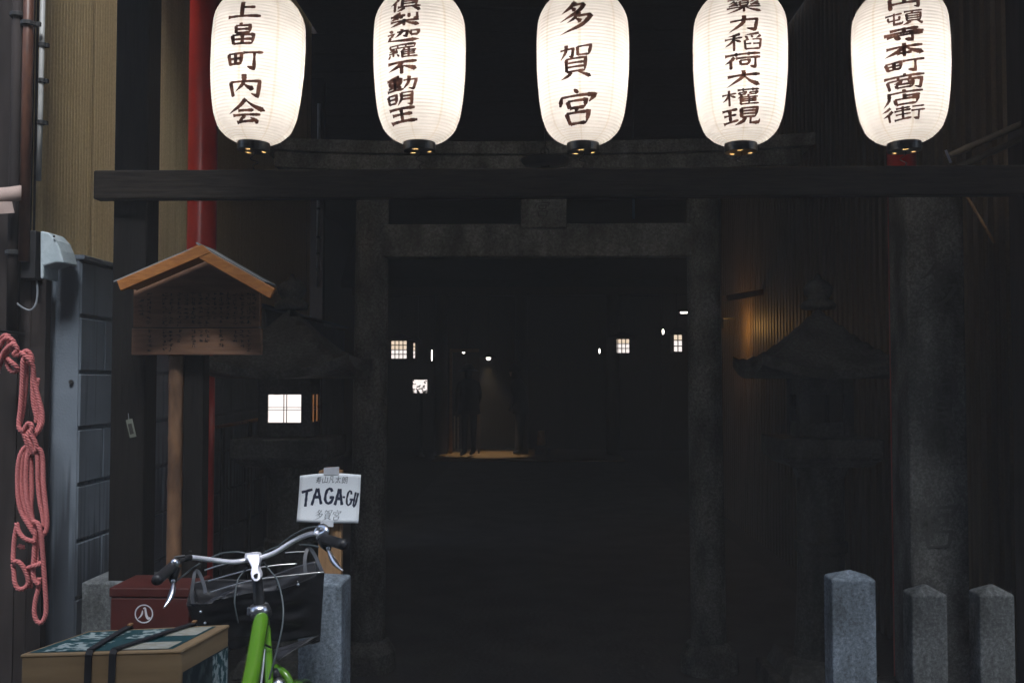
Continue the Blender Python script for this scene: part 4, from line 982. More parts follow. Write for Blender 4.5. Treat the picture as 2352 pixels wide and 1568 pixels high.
pipe('gutter_pipe', [Vector((x_(36), yp, 3.2)), Vector((x_(35), yp, zz(520))), Vector((x_(36), yp, zz(760)))], 12 / F * yp, M['facade'], 'black pipe running down the dark corner above the rope', 'pipe', [Vector((x_(36), yp, zz(35))), Vector((x_(36), yp, zz(580)))])
q0, q1 = W(-30, 430, 3.31), W(49, 463, 3.31)
t = thing('cloth_tape', q0.lerp(q1, .5), 'faded beige cloth strip wrapped round the black pipe at left', 'cloth')
b = MB(); vs = []; N = 16
for j, (ya, sh) in enumerate(((428, 0), (463, 3))):
    for i in range(N + 1):
        u = i / N; vs.append(W(-30 + 79 * u, ya + 3 * math.sin(u * 4), 3.31 - .02 * math.sin(PI * u)))
b.add(vs, [(i, i + 1, N + 2 + i, N + 1 + i) for i in range(N)]); o = b.build('wrap', M['pink_tape'], t, smooth=True); md = o.modifiers.new('thickness', 'SOLIDIFY'); md.thickness = .002; md.offset = -1
b = MB(); vs = [W(x, y, 3.285) for x, y in ((-20, 463), (27, 463), (33, 489), (-12, 492))]; vs += [p + Vector((0, .002, 0)) for p in vs]
b.add(vs, [(0, 1, 2, 3), (7, 6, 5, 4), (0, 4, 5, 1), (1, 5, 6, 2), (2, 6, 7, 3), (3, 7, 4, 0)]); b.build('loose_end', M['pink_tape'], t)
# hooded vent cover
HY = 3.40
t = thing('vent_hood', W(110, 620, HY), 'pale grey curved hood cover on the block wall top at left', 'vent cover')
cs = [(92, 530), (112, 534), (128, 552), (138, 575), (146, 604), (128, 603), (100, 611), (99, 640), (92, 640)]
vs = [W(x, y, HY - .05) for x, y in cs]; n = len(vs); vs += [p + Vector((0, .11, 0)) for p in vs]
b = MB(); b.add(vs, [tuple(range(n)), tuple(reversed(range(n, 2 * n)))] + [(i, n + i, n + (i + 1) % n, (i + 1) % n) for i in range(n)]); b.build('cover', M['hood'], t, bevel=.006)
b = MB(); a, c = W(72, 532, HY), W(92, 642, HY); b.span((a.x - .02, HY - .03, c.z), (c.x - .002, HY + .08, a.z)); b.build('box', M['black_plastic'], t, bevel=.004)
b = MB(); b.tube([W(124, 543, HY - .053), W(124, 543, HY - .06)], .004, 8); b.build('screw', M['iron'], t)
b = MB(); b.tube(catmull([W(35, 660, HY), W(36, 690, HY - .03), (W(50, 705, HY - .05)), W(70, 712, HY - .05), W(82, 698, HY - .04), W(86, 670, HY - .02), W(84, 642, HY)], 8), .0035, 6); b.build('cable_loop', M['strap_grey'], t)
# conduit at the far end of the siding
xe_, ye_ = XL + .05, YLe + .05
t = pipe('drainpipe', [Vector((xe_, ye_, 3.6)), Vector((xe_, ye_, W(710, 658, ye_).z))], .012, M['grey_pipe'], 'thin pale pipe with black joints at the far end of the siding', 'pipe', [Vector((xe_, ye_, W(710, y_, ye_).z)) for y_ in (480, 545, 582, 618)], 10)
# little card tag hanging on the gate post side
q = W(301, 983, 3.338)
t = thing('card_tag', q, 'small pale card tag hanging askew on the dark gate post', 'tag')
b = MB(); b.box(q, (.022, .002, .062), (0, math.radians(-14), 0)); b.build('card', M['tag_card'], t)
b = MB(); b.box(q + Vector((0, -.0014, -.002)), (.013, .001, .036), (0, math.radians(-14), 0)); b.build('print', M['ink'], t)
b = MB(); b.tube([q + Vector((-.008, 0, .03)), q + Vector((-.012, .004, .05))], .001, 5); b.build('thread', M['strap_grey'], t)

# ================================================================ RED BOX
RBY = 3.14
a, c = W(250, 1349, RBY), W(436, 1349, RBY)
t = thing('red_box', ((a.x + c.x) / 2, RBY, 0), 'red lidded box marked with a circled 八 behind the cardboard carton', 'box')
zt = a.z
b = MB(); b.span((a.x + .004, RBY + .003, .004), (c.x - .004, RBY + .205, zt - .032)); b.build('body', M['red_box'], t, bevel=.004)
b = MB(); b.span((a.x, RBY, zt - .030), (c.x, RBY + .21, zt)); b.build('lid', M['red_box'], t, bevel=.004)
q = W(330, 1409, RBY); R0 = 21.5 / F * RBY
b = MB(); vs = []
for k in range(40):
    for r in (R0, R0 * .87): vs.append((q.x + r * math.cos(2 * PI * k / 40), RBY + .0015, q.z + r * math.sin(2 * PI * k / 40)))
b.add(vs, [(2 * k, 2 * k + 1, (2 * k + 3) % 80, (2 * k + 2) % 80) for k in range(40)]); b.build('ring_mark', M['white_print'], t)
def brush(strokes):
    m_ = MB()
    for st in strokes:
        pts = catmull([Vector((p[0], 0, p[1])) for p in st], 6); ws = [interp([(i / (len(st) - 1), p[2]) for i, p in enumerate(st)], k / (len(pts) - 1)) for k in range(len(pts))]; vs = []
        for i, p in enumerate(pts):
            d = (pts[min(i + 1, len(pts) - 1)] - pts[max(i - 1, 0)]).normalized(); n_ = Vector((-d.z, 0, d.x))
            for s_ in (-1, 1):
                e = p + n_ * ws[i] * s_; vs.append((q.x + e.x * R0, RBY + .0015, q.z + e.z * R0))
        m_.add(vs, [(2 * i, 2 * i + 1, 2 * i + 3, 2 * i + 2) for i in range(len(pts) - 1)])
    return m_
brush([[(-.15, .35, .05), (-.2, 0, .09), (-.38, -.3, .07), (-.62, -.5, .02)], [(-.08, .55, .05), (.12, .6, .09), (.2, .2, .11), (.3, -.25, .13), (.5, -.48, .15), (.72, -.36, .02)]]).build('character_mark', M['white_print'], t)

# ================================================================ CARDBOARD CARTON
zt = W(200, 1500, 1.66).z
fl, fr_ = W(48, 1505, 1.66), W(416, 1497, 1.66)
blk_, brk = WX, None
def at_z(px, py, z): r = ray(px, py); return Vector((0, 0, CAMZ)) + r * ((z - CAMZ) / r.z)
fl, fr_, br2, bl2 = at_z(48, 1506, zt), at_z(416, 1496, zt), at_z(526, 1437, zt), at_z(205, 1452, zt)
cz0 = .725
t = thing('carton', ((fl.x + br2.x) / 2, (fl.y + br2.y) / 2, cz0), 'cardboard carton with teal printed top strapped to the bicycle rack', 'carton')
top = [fl, fr_, br2, bl2]; cen = sum(top, Vector()) / 4
bot = [Vector((p.x, p.y, cz0)) for p in top]
b = MB(); b.add(bot + top, [(3, 2, 1, 0), (0, 1, 5, 4), (1, 2, 6, 5), (2, 3, 7, 6), (3, 0, 4, 7), (4, 5, 6, 7)]); b.build('case', M['card'], t, bevel=.004)
# lid rim, a little proud of the case
rim = [cen + (p - cen) * 1.012 for p in top]
b = MB(); lo = [Vector((p.x, p.y, zt - .004)) for p in rim]; hi = [Vector((p.x, p.y, zt + .003)) for p in rim]
b.add(lo + hi, [(0, 1, 5, 4), (1, 2, 6, 5), (2, 3, 7, 6), (3, 0, 4, 7), (4, 5, 6, 7), (3, 2, 1, 0)]); b.build('lid', M['card_edge'] if False else M['card'], t, bevel=.003)
def tp(u, v, h=.0036): return fl.lerp(fr_, u).lerp(bl2.lerp(br2, u), v) + Vector((0, 0, h))
def patch(name, m_, u0, u1, v0, v1, h):
    b = MB(); b.add([tp(u0, v0, h), tp(u1, v0, h), tp(u1, v1, h), tp(u0, v1, h)], [(0, 1, 2, 3)]); return b.build(name, m_, t)
patch('printed_top', M['teal_print'], .03, .93, .04, .93, .0036)
patch('leaf_print', M['leaf_print'], .10, .42, .06, .42, .0042); patch('leaf_print', M['leaf_print'], .06, .36, .52, .88, .0042); patch('leaf_print', M['leaf_print'], .44, .66, .50, .90, .0042)
patch('label_print', M['label_print'], .58, .90, .05, .32, .0042); patch('label_print', M['label_print'], .68, .91, .56, .90, .0042)
def sp(u, v, off=.0016):       # right hand side of the carton
    p = fr_.lerp(br2, u); n_ = (br2 - fr_).cross(Vector((0, 0, 1))).normalized(); return Vector((p.x, p.y, zt - .03 + (cz0 - zt + .03) * v)) + n_ * off
b = MB(); b.add([sp(.02, .02), sp(.98, .02), sp(.98, .99), sp(.02, .99)], [(0, 1, 2, 3)]); b.build('printed_side', M['dark_print'], t)
b = MB(); b.add([sp(.62, .03, .0022), sp(.95, .03, .0022), sp(.95, .8, .0022), sp(.62, .8, .0022)], [(0, 1, 2, 3)]); b.build('leaf_print', M['leaf_print'], t)
b = MB(); b.add([sp(.12, .5, .0022), sp(.5, .4, .0022), sp(.5, .98, .0022), sp(.12, .98, .0022)], [(0, 1, 2, 3)]); b.build('leaf_print', M['leaf_print'], t)
# two rubber straps over the carton
for u_f, u_b in ((.43, .28), (.58, .74)):
    path = [Vector((tp(u_f + .0, 0).x - .0, fl.y - .006, cz0 - .01)), tp(u_f, -.03, .000), tp(u_f, .0, .0075), tp((u_f + u_b) / 2, .5, .008), tp(u_b, 1.0, .008), tp(u_b, 1.04, -.004), Vector((tp(u_b, 1).x, tp(u_b, 1.04).y, cz0 - .01))]
    b = MB()
    for A, B in zip(path, path[1:]):
        up = Vector((0, 0, 1)) if abs((B - A).normalized().z) < .7 else Vector((0, -1, 0)); b.bar(A, B, .011, .003, up)
    s_ = thing('rubber_strap', path[0], 'black rubber strap over the carton, %s' % ('left of the two' if u_f < .5 else 'right of the two'), 'strap', 'straps round the carton'); b.build('band', M['rubber'], s_)
    b = MB(); b.box(tp(u_b, 1.02, .0105), (.007, .012, .003)); b.build('hook', M['amber_wood'], s_)

# ================================================================ BICYCLE
t = thing('bicycle', (-.62, 2.3, 0), 'green city bicycle with silver handlebar and black front basket parked facing the shrine', 'bicycle')
hb = catmull([W(437, 1279, 2.60), W(486, 1285, 2.66), W(532, 1290, 2.70), W(566, 1286, 2.72), W(602, 1279, 2.72), W(634, 1267, 2.72), W(676, 1241, 2.70), W(708, 1227, 2.67), W(729, 1224, 2.63)], 6)
b = MB(); b.tube(hb, .0068, 14); hbo = b.build('handlebar', M['white_alloy'], t, smooth=True)
b = MB(); b.tube(catmull([W(437, 1279, 2.60), W(415, 1287, 2.56), W(400, 1298, 2.53)], 5), .0078, 12); b.build('handlebar_end', M['black_plastic'], t, smooth=True)
# stem: flat forged neck with bolt eye
sA, sB = W(578, 1272, 2.715), W(585.5, 1321, 2.665)
prof = [(-15, 1272), (12, 1270), (16, 1274), (14, 1290), (9, 1303), (13, 1316), (13, 1326), (7, 1334), (-3, 1335), (-9, 1327), (-10, 1316), (-6, 1303), (-11, 1290), (-16, 1280)]
vs = [W(580 + dx + (y_ - 1272) * .1, y_, 2.70 - (y_ - 1272) / 62 * .05) for dx, y_ in prof]; n = len(vs); vs += [p + Vector((0, .026, 0)) for p in vs]
b = MB(); b.add(vs, [tuple(range(n)), tuple(reversed(range(n, 2 * n)))] + [(i, n + i, n + (i + 1) % n, (i + 1) % n) for i in range(n)]); st = b.build('stem', M['white_alloy'], t, bevel=.004, seg=3)
q = W(586.5, 1322, 2.652); b = MB(); b.tube([q, q + Vector((0, .012, 0))], .0052, 12); b.build('bolt', M['clamp'], t)
q = W(579, 1279, 2.72); b = MB(); b.tube([q + Vector((-.016, 0, -.002)), q + Vector((.016, 0, .002))], .0135, 14); b.build('clamp', M['white_alloy'], t, smooth=True)
# quill and head set
qa, qb = W(590, 1328, 2.69), W(597, 1400, 2.70)
ax = (qb - qa).normalized()
b = MB(); b.tube([qa, qb, qb + ax * .02], [.0135, .0155, .0155], 16); b.build('quill', M['black_plastic'], t, smooth=True)
def along(prof, p, axis, name, m_, sm=True):
    b = MB(); b.lathe(prof, 24); rot = Vector((0, 0, 1)).rotation_difference(axis).to_matrix(); b.v = [tuple(rot @ Vector(v) + p) for v in b.v]; return b.build(name, m_, t, smooth=sm)
along([(.014, .018), (.024, .014), (.028, .004), (.0285, -.004), (.026, -.008)], qb, -ax, 'lock_ring', M['chrome'])
along([(.024, 0), (.030, -.002), (.031, -.016), (.027, -.022), (.024, -.022)], qb, -ax, 'headset', M['black_plastic'])
b = MB(); b.box(qb + Vector((-.024, -.012, 0)), (.014, .012, .022)); b.build('lock_tab', M['chrome'], t, bevel=.003)
hd0, hd1 = qb + ax * .018, qb + ax * .19
b = MB(); b.tube([hd0, hd1], .0225, 20); b.build('head_tube', M['black_plastic'], t, smooth=True)
# main tube sweeps down towards the rider
d0 = W(598, 1432, 2.66); dA = W(574, 1568, 2.48); dd = (dA - d0)
dpts = catmull([d0 + Vector((0, .02, .006)), d0, dA, dA + dd * .9 + Vector((0, -.05, 0)), Vector((dA.x + .03, 2.12, .33)), Vector((dA.x + .03, 1.95, .27))], 8)
b = MB(); b.tube(dpts, [.015 + .006 * min(1, i / 8) for i in range(len(dpts))], 20); b.build('main_tube', M['green'], t, smooth=True)
g0 = W(612, 1440, 2.70); g1 = W(618, 1560, 2.58)
b = MB(); b.tube(catmull([g0, W(616, 1500, 2.64), g1, g1 + (g1 - g0) * .6], 6), .011, 16); b.build('gusset_tube', M['green'], t, smooth=True)
b = MB(); b.tube(catmull([W(607, 1490, 2.60), W(604, 1530, 2.57), W(598, 1580, 2.52)], 5), .0028, 6); b.build('cable_stay', M['white_alloy'], t, smooth=True)
for k_, (p, q) in enumerate(((W(606, 1478, 2.612), W(622, 1486, 2.63)),)):
    b = MB(); b.tube([p, q], .003, 6); b.build('cable_guide', M['black_plastic'], t)
# grips and brakes
def grip(p, q, name='grip'):
    p, q = Vector(p), Vector(q); pts = [p.lerp(q, i / 10) for i in range(11)]
    b = MB(); b.tube(pts, [.011, .0142, .0133, .014, .0133, .014, .0133, .014, .0136, .0146, .011], 16); b.build(name, M['black_plastic'], t, smooth=True)
grip(W(401, 1297, 2.53), W(357, 1334, 2.43)); grip(W(742, 1236, 2.62), W(793, 1251, 2.52))
def lever(p, q, flip, side):
    p, q = Vector(p), Vector(q); n_ = 12; b = MB(); vs = []; d = (q - p).normalized(); sd_ = d.cross(Vector((0, 1, 0))).normalized()
    for i in range(n_ + 1):
        u = i / n_; c_ = p.lerp(q, u) + sd_ * flip * .006 * math.sin(PI * u); wv = .0022 + .0062 * math.sin(PI * min(1, .12 + u * .88)) ** 1.2
        for s_, dy in ((-1, 0), (0, -.004), (1, 0), (0, .003)): vs.append(c_ + sd_ * s_ * wv + Vector((0, dy, 0)))
    fs = [(i * 4 + k, i * 4 + (k + 1) % 4, i * 4 + 4 + (k + 1) % 4, i * 4 + 4 + k) for i in range(n_) for k in range(4)] + [(3, 2, 1, 0), tuple(n_ * 4 + k for k in range(4))]
    b.add(vs, fs); b.build('brake_lever', M['chrome'], t, smooth=True)
lever(W(399, 1336, 2.52), W(376, 1396, 2.47), 1, 0); lever(W(753, 1260, 2.60), W(788, 1310, 2.55), -1, 1)
for p, r in ((W(402, 1292, 2.52), .012), (W(398, 1334, 2.52), .006), (W(754, 1259, 2.60), .006)):
    b = MB(); b.lathe([(.2 * r, -r), (.75 * r, -.7 * r), (r, 0), (.75 * r, .7 * r), (.2 * r, r)], 12, p); b.build('lever_pivot', M['chrome'], t, smooth=True)
b = MB(); b.tube([W(402, 1300, 2.535), W(397, 1322, 2.53), W(398, 1338, 2.525)], [.016, .014, .008], 12); b.build('brake_bracket', M['black_plastic'], t, smooth=True)
b = MB(); b.tube([W(744, 1236, 2.63), W(750, 1250, 2.62), W(754, 1262, 2.61)], [.019, .017, .008], 12); b.build('brake_bracket', M['black_plastic'], t, smooth=True)
b = MB(); b.tube(catmull([W(724, 1228, 2.64), W(731, 1214, 2.64), W(741, 1209, 2.635), W(749, 1214, 2.625), W(748, 1222, 2.62), W(738, 1226, 2.625), W(732, 1236, 2.63)], 5), .0085, 10); b.build('bell', M['chrome'], t, smooth=True)
b = MB(); b.tube([W(400, 1280, 2.56), W(425, 1276, 2.57)], .004, 6); b.tube([W(437, 1264, 2.575), W(437, 1267, 2.575)], .004, 6); b.build('shifter', M['black_plastic'], t)
for pts, r in (([(727, 1209, 2.63), (700, 1214, 2.66), (665, 1233, 2.70), (640, 1254, 2.735), (622, 1272, 2.75)], .0025), ([(486, 1279, 2.66), (510, 1270, 2.70), (539, 1267, 2.735), (560, 1269, 2.74), (580, 1276, 2.75)], .0025),
               ([(598, 1275, 2.75), (615, 1264, 2.745), (640, 1254, 2.74), (660, 1251, 2.735)], .0022), ([(605, 1291, 2.74), (622, 1312, 2.72), (638, 1334, 2.68), (650, 1387, 2.63), (648, 1440, 2.60), (632, 1507, 2.58), (618, 1560, 2.57)], .0024),
               ([(568, 1303, 2.74), (555, 1318, 2.72), (545, 1336, 2.70), (539, 1376, 2.68), (541, 1400, 2.68), (547, 1430, 2.69)], .0022), ([(602, 1292, 2.74), (596, 1306, 2.76), (590, 1330, 2.78)], .0018),
               ([(459, 1293, 2.66), (440, 1306, 2.62), (420, 1322, 2.56), (404, 1334, 2.53)], .0022), ([(689, 1250, 2.70), (710, 1251, 2.66), (732, 1255, 2.62)], .0022)):
    b = MB(); b.tube(catmull([W(*p) for p in pts], 7), r, 7); b.build('cable', M['cable'], t, smooth=True)
# basket: bent rim wires and uprights carrying a black nylon cover
BK = {'bl': (441, 1336, 3.00), 'br': (727, 1290, 3.00), 'fl': (427, 1390, 2.80), 'fr': (744, 1312, 2.80)}
rimw = [[(482, 1360, 2.795), (530, 1345, 2.79), (575, 1333, 2.79), (620, 1326, 2.79), (744, 1313, 2.80)], [(478, 1334, 2.90), (530, 1319, 2.89), (590, 1304, 2.885), (640, 1297, 2.89), (682, 1294, 2.90)],
        [(470, 1309, 2.99), (500, 1299, 2.99), (540, 1289, 2.99)], [(655, 1269, 2.99), (680, 1267, 2.99), (705, 1266, 2.99)]]
for pts in rimw:
    b = MB(); b.tube(catmull([W(*p) for p in pts], 6), .0024, 6); b.build('basket_wire', M['steel_wire'], t, smooth=True)
def sheet(name, m_, A, B, C_, D, nx=14, nz=10, amp=.006, seed=0, bow=0.0):
    A, B, C_, D = [W(*p) for p in (A, B, C_, D)]; rn = random.Random(seed); vs = []; nx *= 3; nz *= 3
    nrm = (B - A).cross(D - A).normalized()
    folds = [(rn.uniform(-1, 1) * 9, rn.uniform(-1, 1) * 9, rn.uniform(0, 6), rn.uniform(.4, 1)) for _ in range(7)]
    for j in range(nz + 1):
        for i in range(nx + 1):
            u, v = i / nx, j / nz; p = A.lerp(B, u).lerp(D.lerp(C_, u), v)
            f_ = 0
            for a_, b_, c_, d_ in folds: f_ += d_ * (abs(math.sin(a_ * u + b_ * v + c_ + .5 * math.sin(5 * u + 3 * v))) ** .7 - .6)
            f_ *= amp * .55 * min(1, 6 * u, 6 * (1 - u)) * min(1, .25 + 5 * v)
            vs.append(p + nrm * (f_ + bow * math.sin(PI * u) * math.sin(PI * v)) + Vector((0, 0, -(.016 * math.sin(PI * u) + .006 * math.sin(9 * u + seed)) * (1 - v) ** 2 * (1 if amp > .004 else 0))))
    b = MB(); b.add(vs, [(j * (nx + 1) + i, j * (nx + 1) + i + 1, (j + 1) * (nx + 1) + i + 1, (j + 1) * (nx + 1) + i) for j in range(nz) for i in range(nx)])
    o = b.build(name, m_, t, smooth=True); md = o.modifiers.new('thickness', 'SOLIDIFY'); md.thickness = .0015; return o
sheet('basket_cover', M['bag'], (430, 1386, 2.80), (744, 1313, 2.80), (735, 1458, 2.86), (470, 1500, 2.88), amp=.013, seed=1)
sheet('basket_cover', M['bag'], (744, 1313, 2.80), (727, 1290, 3.05), (722, 1430, 3.02), (735, 1458, 2.86), 8, 8, .003, 2)
sheet('basket_cover', M['bag'], (440, 1336, 3.06), (727, 1290, 3.06), (720, 1430, 3.02), (480, 1470, 3.02), amp=.014, seed=3)
sheet('basket_cover', M['bag'], (428, 1388, 2.80), (440, 1336, 3.06), (480, 1470, 3.02), (468, 1500, 2.88), 8, 8, .003, 4)
sheet('basket_flap', M['bag'], (427, 1390, 2.795), (545, 1343, 2.785), (540, 1362, 2.775), (478, 1386, 2.75), 12, 5, .009, 5)
sheet('basket_flap', M['bag'], (735, 1459, 2.85), (736, 1452, 2.80), (640, 1516, 2.74), (628, 1492, 2.80), 8, 8, .008, 6)
for pts in ([(444, 1390, 2.79), (441, 1360, 2.80), (446, 1322, 2.82), (450, 1310, 2.84), (458, 1316, 2.83), (468, 1340, 2.81), (472, 1362, 2.79)], [(702, 1316, 2.80), (700, 1290, 2.82), (703, 1268, 2.84), (710, 1259, 2.85), (722, 1272, 2.84), (733, 1296, 2.82), (740, 1312, 2.80)]):
    P_ = catmull([W(*p) for p in pts], 6); b = MB()
    for A, B in zip(P_, P_[1:]): b.bar(A, B, .010, .0018, (0, 1, 0))
    b.build('bag_handle', M['bag_strap'], t)
for k in range(7):
    u = k / 6; p = W(448 + u * 280, 1376 - u * 58, 2.803); q = W(486 + u * 246, 1496 - u * 40, 2.885)
    b = MB(); b.tube([p + Vector((0, .012, -.01)), q + Vector((0, .012, 0))], .0016, 6); b.build('basket_wire', M['steel_wire'], t)
for px, py, dY in ((685, 1342, 2.785), (461, 1404, 2.77), (471, 1430, 2.785)):
    q = W(px, py, dY); b = MB(); b.lathe([(.0005, -.004), (.004, -.002), (.004, .002), (.0005, .004)], 10, q); b.build('snap', M['chrome'], t, smooth=True)
# fork, wheels, mudguards, rack, saddle, below the picture
fx_ = hd1.x + .02; fy = 2.93
for s_ in (-.05, .05):
    b = MB(); b.tube(catmull([hd1 + Vector((s_ * .4, 0, .02)), Vector((fx_ + s_, 2.80, .5)), Vector((fx_ + s_, fy + .02, .274))], 6), .011, 10); b.build('fork_blade', M['black_plastic'], t, smooth=True)
def wheel(cx_, cy, R):
    b = MB(); ring = [Vector((cx_, cy + R * math.cos(a_), R + .004 + R * math.sin(a_))) for a_ in [2 * PI * k / 48 for k in range(48)]]
    ctr = Vector((cx_, cy, R + .004)); b.tube([ctr + (p - ctr) * .955 for p in ring], .017, 10, closed=True); wh = b.build('wheel', M['rubber'], t, smooth=True)
    b = MB(); b.tube([ctr + (p - ctr) * .90 for p in ring], .009, 8, closed=True); rm = b.build('rim', M['chrome'], t, smooth=True); rm.parent = wh; rm.matrix_parent_inverse = Matrix.Identity(4)
    b = MB(); b.tube([ctr + Vector((-.05, 0, 0)), ctr + Vector((.05, 0, 0))], .016, 12); hb_ = b.build('hub', M['chrome'], t); hb_.parent = wh; hb_.matrix_parent_inverse = Matrix.Identity(4)
    for k in range(18):
        a_ = 2 * PI * k / 18; b = MB(); b.tube([ctr + Vector((.025 * (-1) ** k, 0, 0)), ctr + Vector((0, R * .89 * math.cos(a_), R * .89 * math.sin(a_)))], .001, 4); s2 = b.build('spoke', M['steel_wire'], t); s2.parent = wh; s2.matrix_parent_inverse = Matrix.Identity(4)
wheel(fx_, fy, .27); wheel(-.63, 1.86, .33)
mg = [Vector((fx_, fy + .285 * math.cos(a_), .274 + .285 * math.sin(a_))) for a_ in [math.radians(20 + 8 * k) for k in range(20)]]
b = MB()
for A, B in zip(mg, mg[1:]): b.bar(A, B, .05, .003, Vector((0, (A.y + B.y) / 2 - fy, (A.z + B.z) / 2 - .274)))
b.build('mudguard', M['green'], t)
# green chain-stay loop seen beside the carton's right
b = MB(); b.tube(catmull([W(634, 1532, 2.78), W(648, 1541, 2.76), W(661, 1556, 2.75), W(668, 1580, 2.74), W(668, 1620, 2.72)], 6), .011, 10); b.build('guard_loop', M['green'], t, smooth=True)
b = MB(); q = W(640, 1572, 2.72); b.lathe([(.004, -.02), (.016, -.012), (.02, 0), (.016, .012), (.004, .02)], 14, q); b.build('front_lamp', M['chrome'], t, smooth=True)
b = MB(); b.tube([Vector((-.63, 2.02, .28)), Vector((-.64, 1.98, .70))], .015, 12); b.build('seat_tube', M['green'], t, smooth=True)
b = MB(); b.tube([Vector((-.64, 1.98, .70)), Vector((-.645, 1.975, .755))], .012, 12); b.build('seat_post', M['chrome'], t, smooth=True)
b = MB(); vs = []
for i in range(13):
    u = i / 12; y_ = 1.86 + .26 * u; hw = .095 * (1 - u) ** .8 + .018; zz_ = .772 + .012 * (1 - u)
    for a_ in (0, .25, .5, .75, 1): vs.append((-.645 + hw * math.cos(PI * a_), y_, zz_ - .03 + .03 * math.sin(PI * a_)))
fs = [(i * 5 + k, i * 5 + k + 1, i * 5 + 6 + k, i * 5 + 5 + k) for i in range(12) for k in range(4)]; fs += [(i * 5 + 4, i * 5, i * 5 + 5, i * 5 + 9) for i in range(12)] + [(0, 1, 2, 3, 4), (64, 63, 62, 61, 60)]
b.add(vs, fs); b.build('saddle', M['black_plastic'], t, smooth=True)
for s_ in (-1, 1):
    b = MB(); b.tube([Vector((-.63 + s_ * .045, 2.0, .28)), Vector((-.63 + s_ * .06, 1.86, .334))], .009, 8); b.build('chain_stay', M['green'], t)
    b = MB(); b.tube([Vector((-.64 + s_ * .02, 1.98, .66)), Vector((-.63 + s_ * .06, 1.86, .334))], .008, 8); b.build('seat_stay', M['green'], t)
    b = MB(); b.tube([Vector((-.63 + s_ * .06, 1.86, .334)), Vector((-.63 + s_ * .07, 1.72, .71))], .006, 8); b.build('rack_strut', M['chrome'], t)
    b = MB(); b.tube([Vector((-.63 + s_ * .07, 1.60, .715)), Vector((-.63 + s_ * .07, 1.97, .715))], .006, 8); b.build('rack_rail', M['chrome'], t)
for k in range(4):
    b = MB(); b.tube([Vector((-.70, 1.62 + k * .11, .715)), Vector((-.56, 1.62 + k * .11, .715))], .005, 8); b.build('rack_bar', M['chrome'], t)
b = MB(); b.tube([Vector((-.66, 1.92, .30)), Vector((-.80, 1.90, .012))], .008, 8); b.build('kickstand', M['chrome'], t)
for s_ in (-1, 1):
    b = MB(); b.box((-.63 + s_ * .13, 2.04 + s_ * .12, .28 - s_ * .1), (.09, .06, .02)); b.build('pedal', M['black_plastic'], t)
    b = MB(); b.tube([Vector((-.63 + s_ * .06, 2.02, .28)), Vector((-.63 + s_ * .08, 2.04 + s_ * .12, .28 - s_ * .1))], .008, 8); b.build('crank', M['chrome'], t)

# ================================================================ RIGHT SIDE BITS
def brace(name, A, B, r, m_, label, cat):
    t = thing(name, A, label, cat); b = MB(); N = 14; b.tube([A.lerp(B, k / N) for k in range(N + 1)], [r * (1.12 if k % 4 == 0 else 1) for k in range(N + 1)], 12); b.build('pole', m_, t, smooth=True); return t
t = brace('bamboo_pole', W(2172, 362, 3.62), W(2352, 283, 3.62), .012, M['bamboo'], 'upper slanting bamboo pole behind the right end lantern', 'pole')
b = MB(); b.bar(W(2172, 345, 3.60), W(2184, 374, 3.60), .008, .004, (0, 1, 0)); b.build('metal_tip', M['chrome'], t)
brace('bamboo_pole', W(2195, 386, 3.66), W(2352, 316, 3.66), .012, M['bamboo'], 'lower slanting bamboo pole behind the right end lantern', 'pole')
brace('thin_stick', W(2212, 436, 3.60), W(2284, 558, 3.60), .005, M['sign_post'], 'thin pale stick slanting down right of the tall stone pillar', 'stick')
a = W(1940, 205, 6.5)
t = thing('hanging_sheet', a, 'narrow grey sheet hanging high between the two right lanterns', 'sheet'); b = MB(); b.box(a, (.045, .006, .47)); b.build('sheet', M['grey_plate'], t); b = MB(); b.tube([a + Vector((0, 0, .235)), a + Vector((0, 0, 1.4))], .003, 6); b.build('cord', M['iron'], t)
a = W(1455, 475, 7.0)
t = thing('hanging_strip', a, 'small pale blue strip hanging under the crossbeam', 'strip'); b = MB(); b.box(a, (.018, .006, .17)); b.build('strip', M['blue_strip'], t); b = MB(); b.tube([a + Vector((0, 0, .085)), a + Vector((0, 0, 1.0))], .002, 6); b.build('cord', M['iron'], t)
# wall lamp that warms the corrugated wall
lp = Vector((1.675, 9.35, W(1660, 745, 9.35).z))
t = thing('wall_lamp', lp, 'small hooded lamp throwing amber light on the corrugated wall', 'lamp')
b = MB(); b.lathe([(.006, -.02), (.016, -.012), (.018, 0), (.012, .02)], 12, lp + Vector((-.005, 0, 0))); b.build('bulb', M['bulb_far'], t, smooth=True)
b = MB(); b.span(lp + Vector((-.03, -.055, -.04)), lp + Vector((.03, -.045, .06))); b.span(lp + Vector((-.036, -.045, -.04)), lp + Vector((-.030, .045, .06))); b.build('hood', M['iron'], t)
b = MB(); b.tube([lp + Vector((.03, 0, .02)), lp + Vector((.03, 0, .055)), lp + Vector((.15, 0, .06))], .005, 6); b.build('arm', M['iron'], t)
ld = bpy.data.lights.new('wall_lamp_light', 'POINT'); ld.energy = 2.0; ld.color = (1, .5, .12); ld.shadow_soft_size = .02
lo_ = bpy.data.objects.new('wall_lamp_light', ld); C.objects.link(lo_); lo_.location = lp + Vector((.055, -.02, -.02))
q = W(1664, 686, 8.6)
t = thing('rafter_end', q, 'amber lit rafter end beside the right torii pillar', 'rafter')
b = MB(); b.bar(q, q + Vector((.5, .25, .10)), .06, .05); b.build('rafter', M['amber_wood'], t)

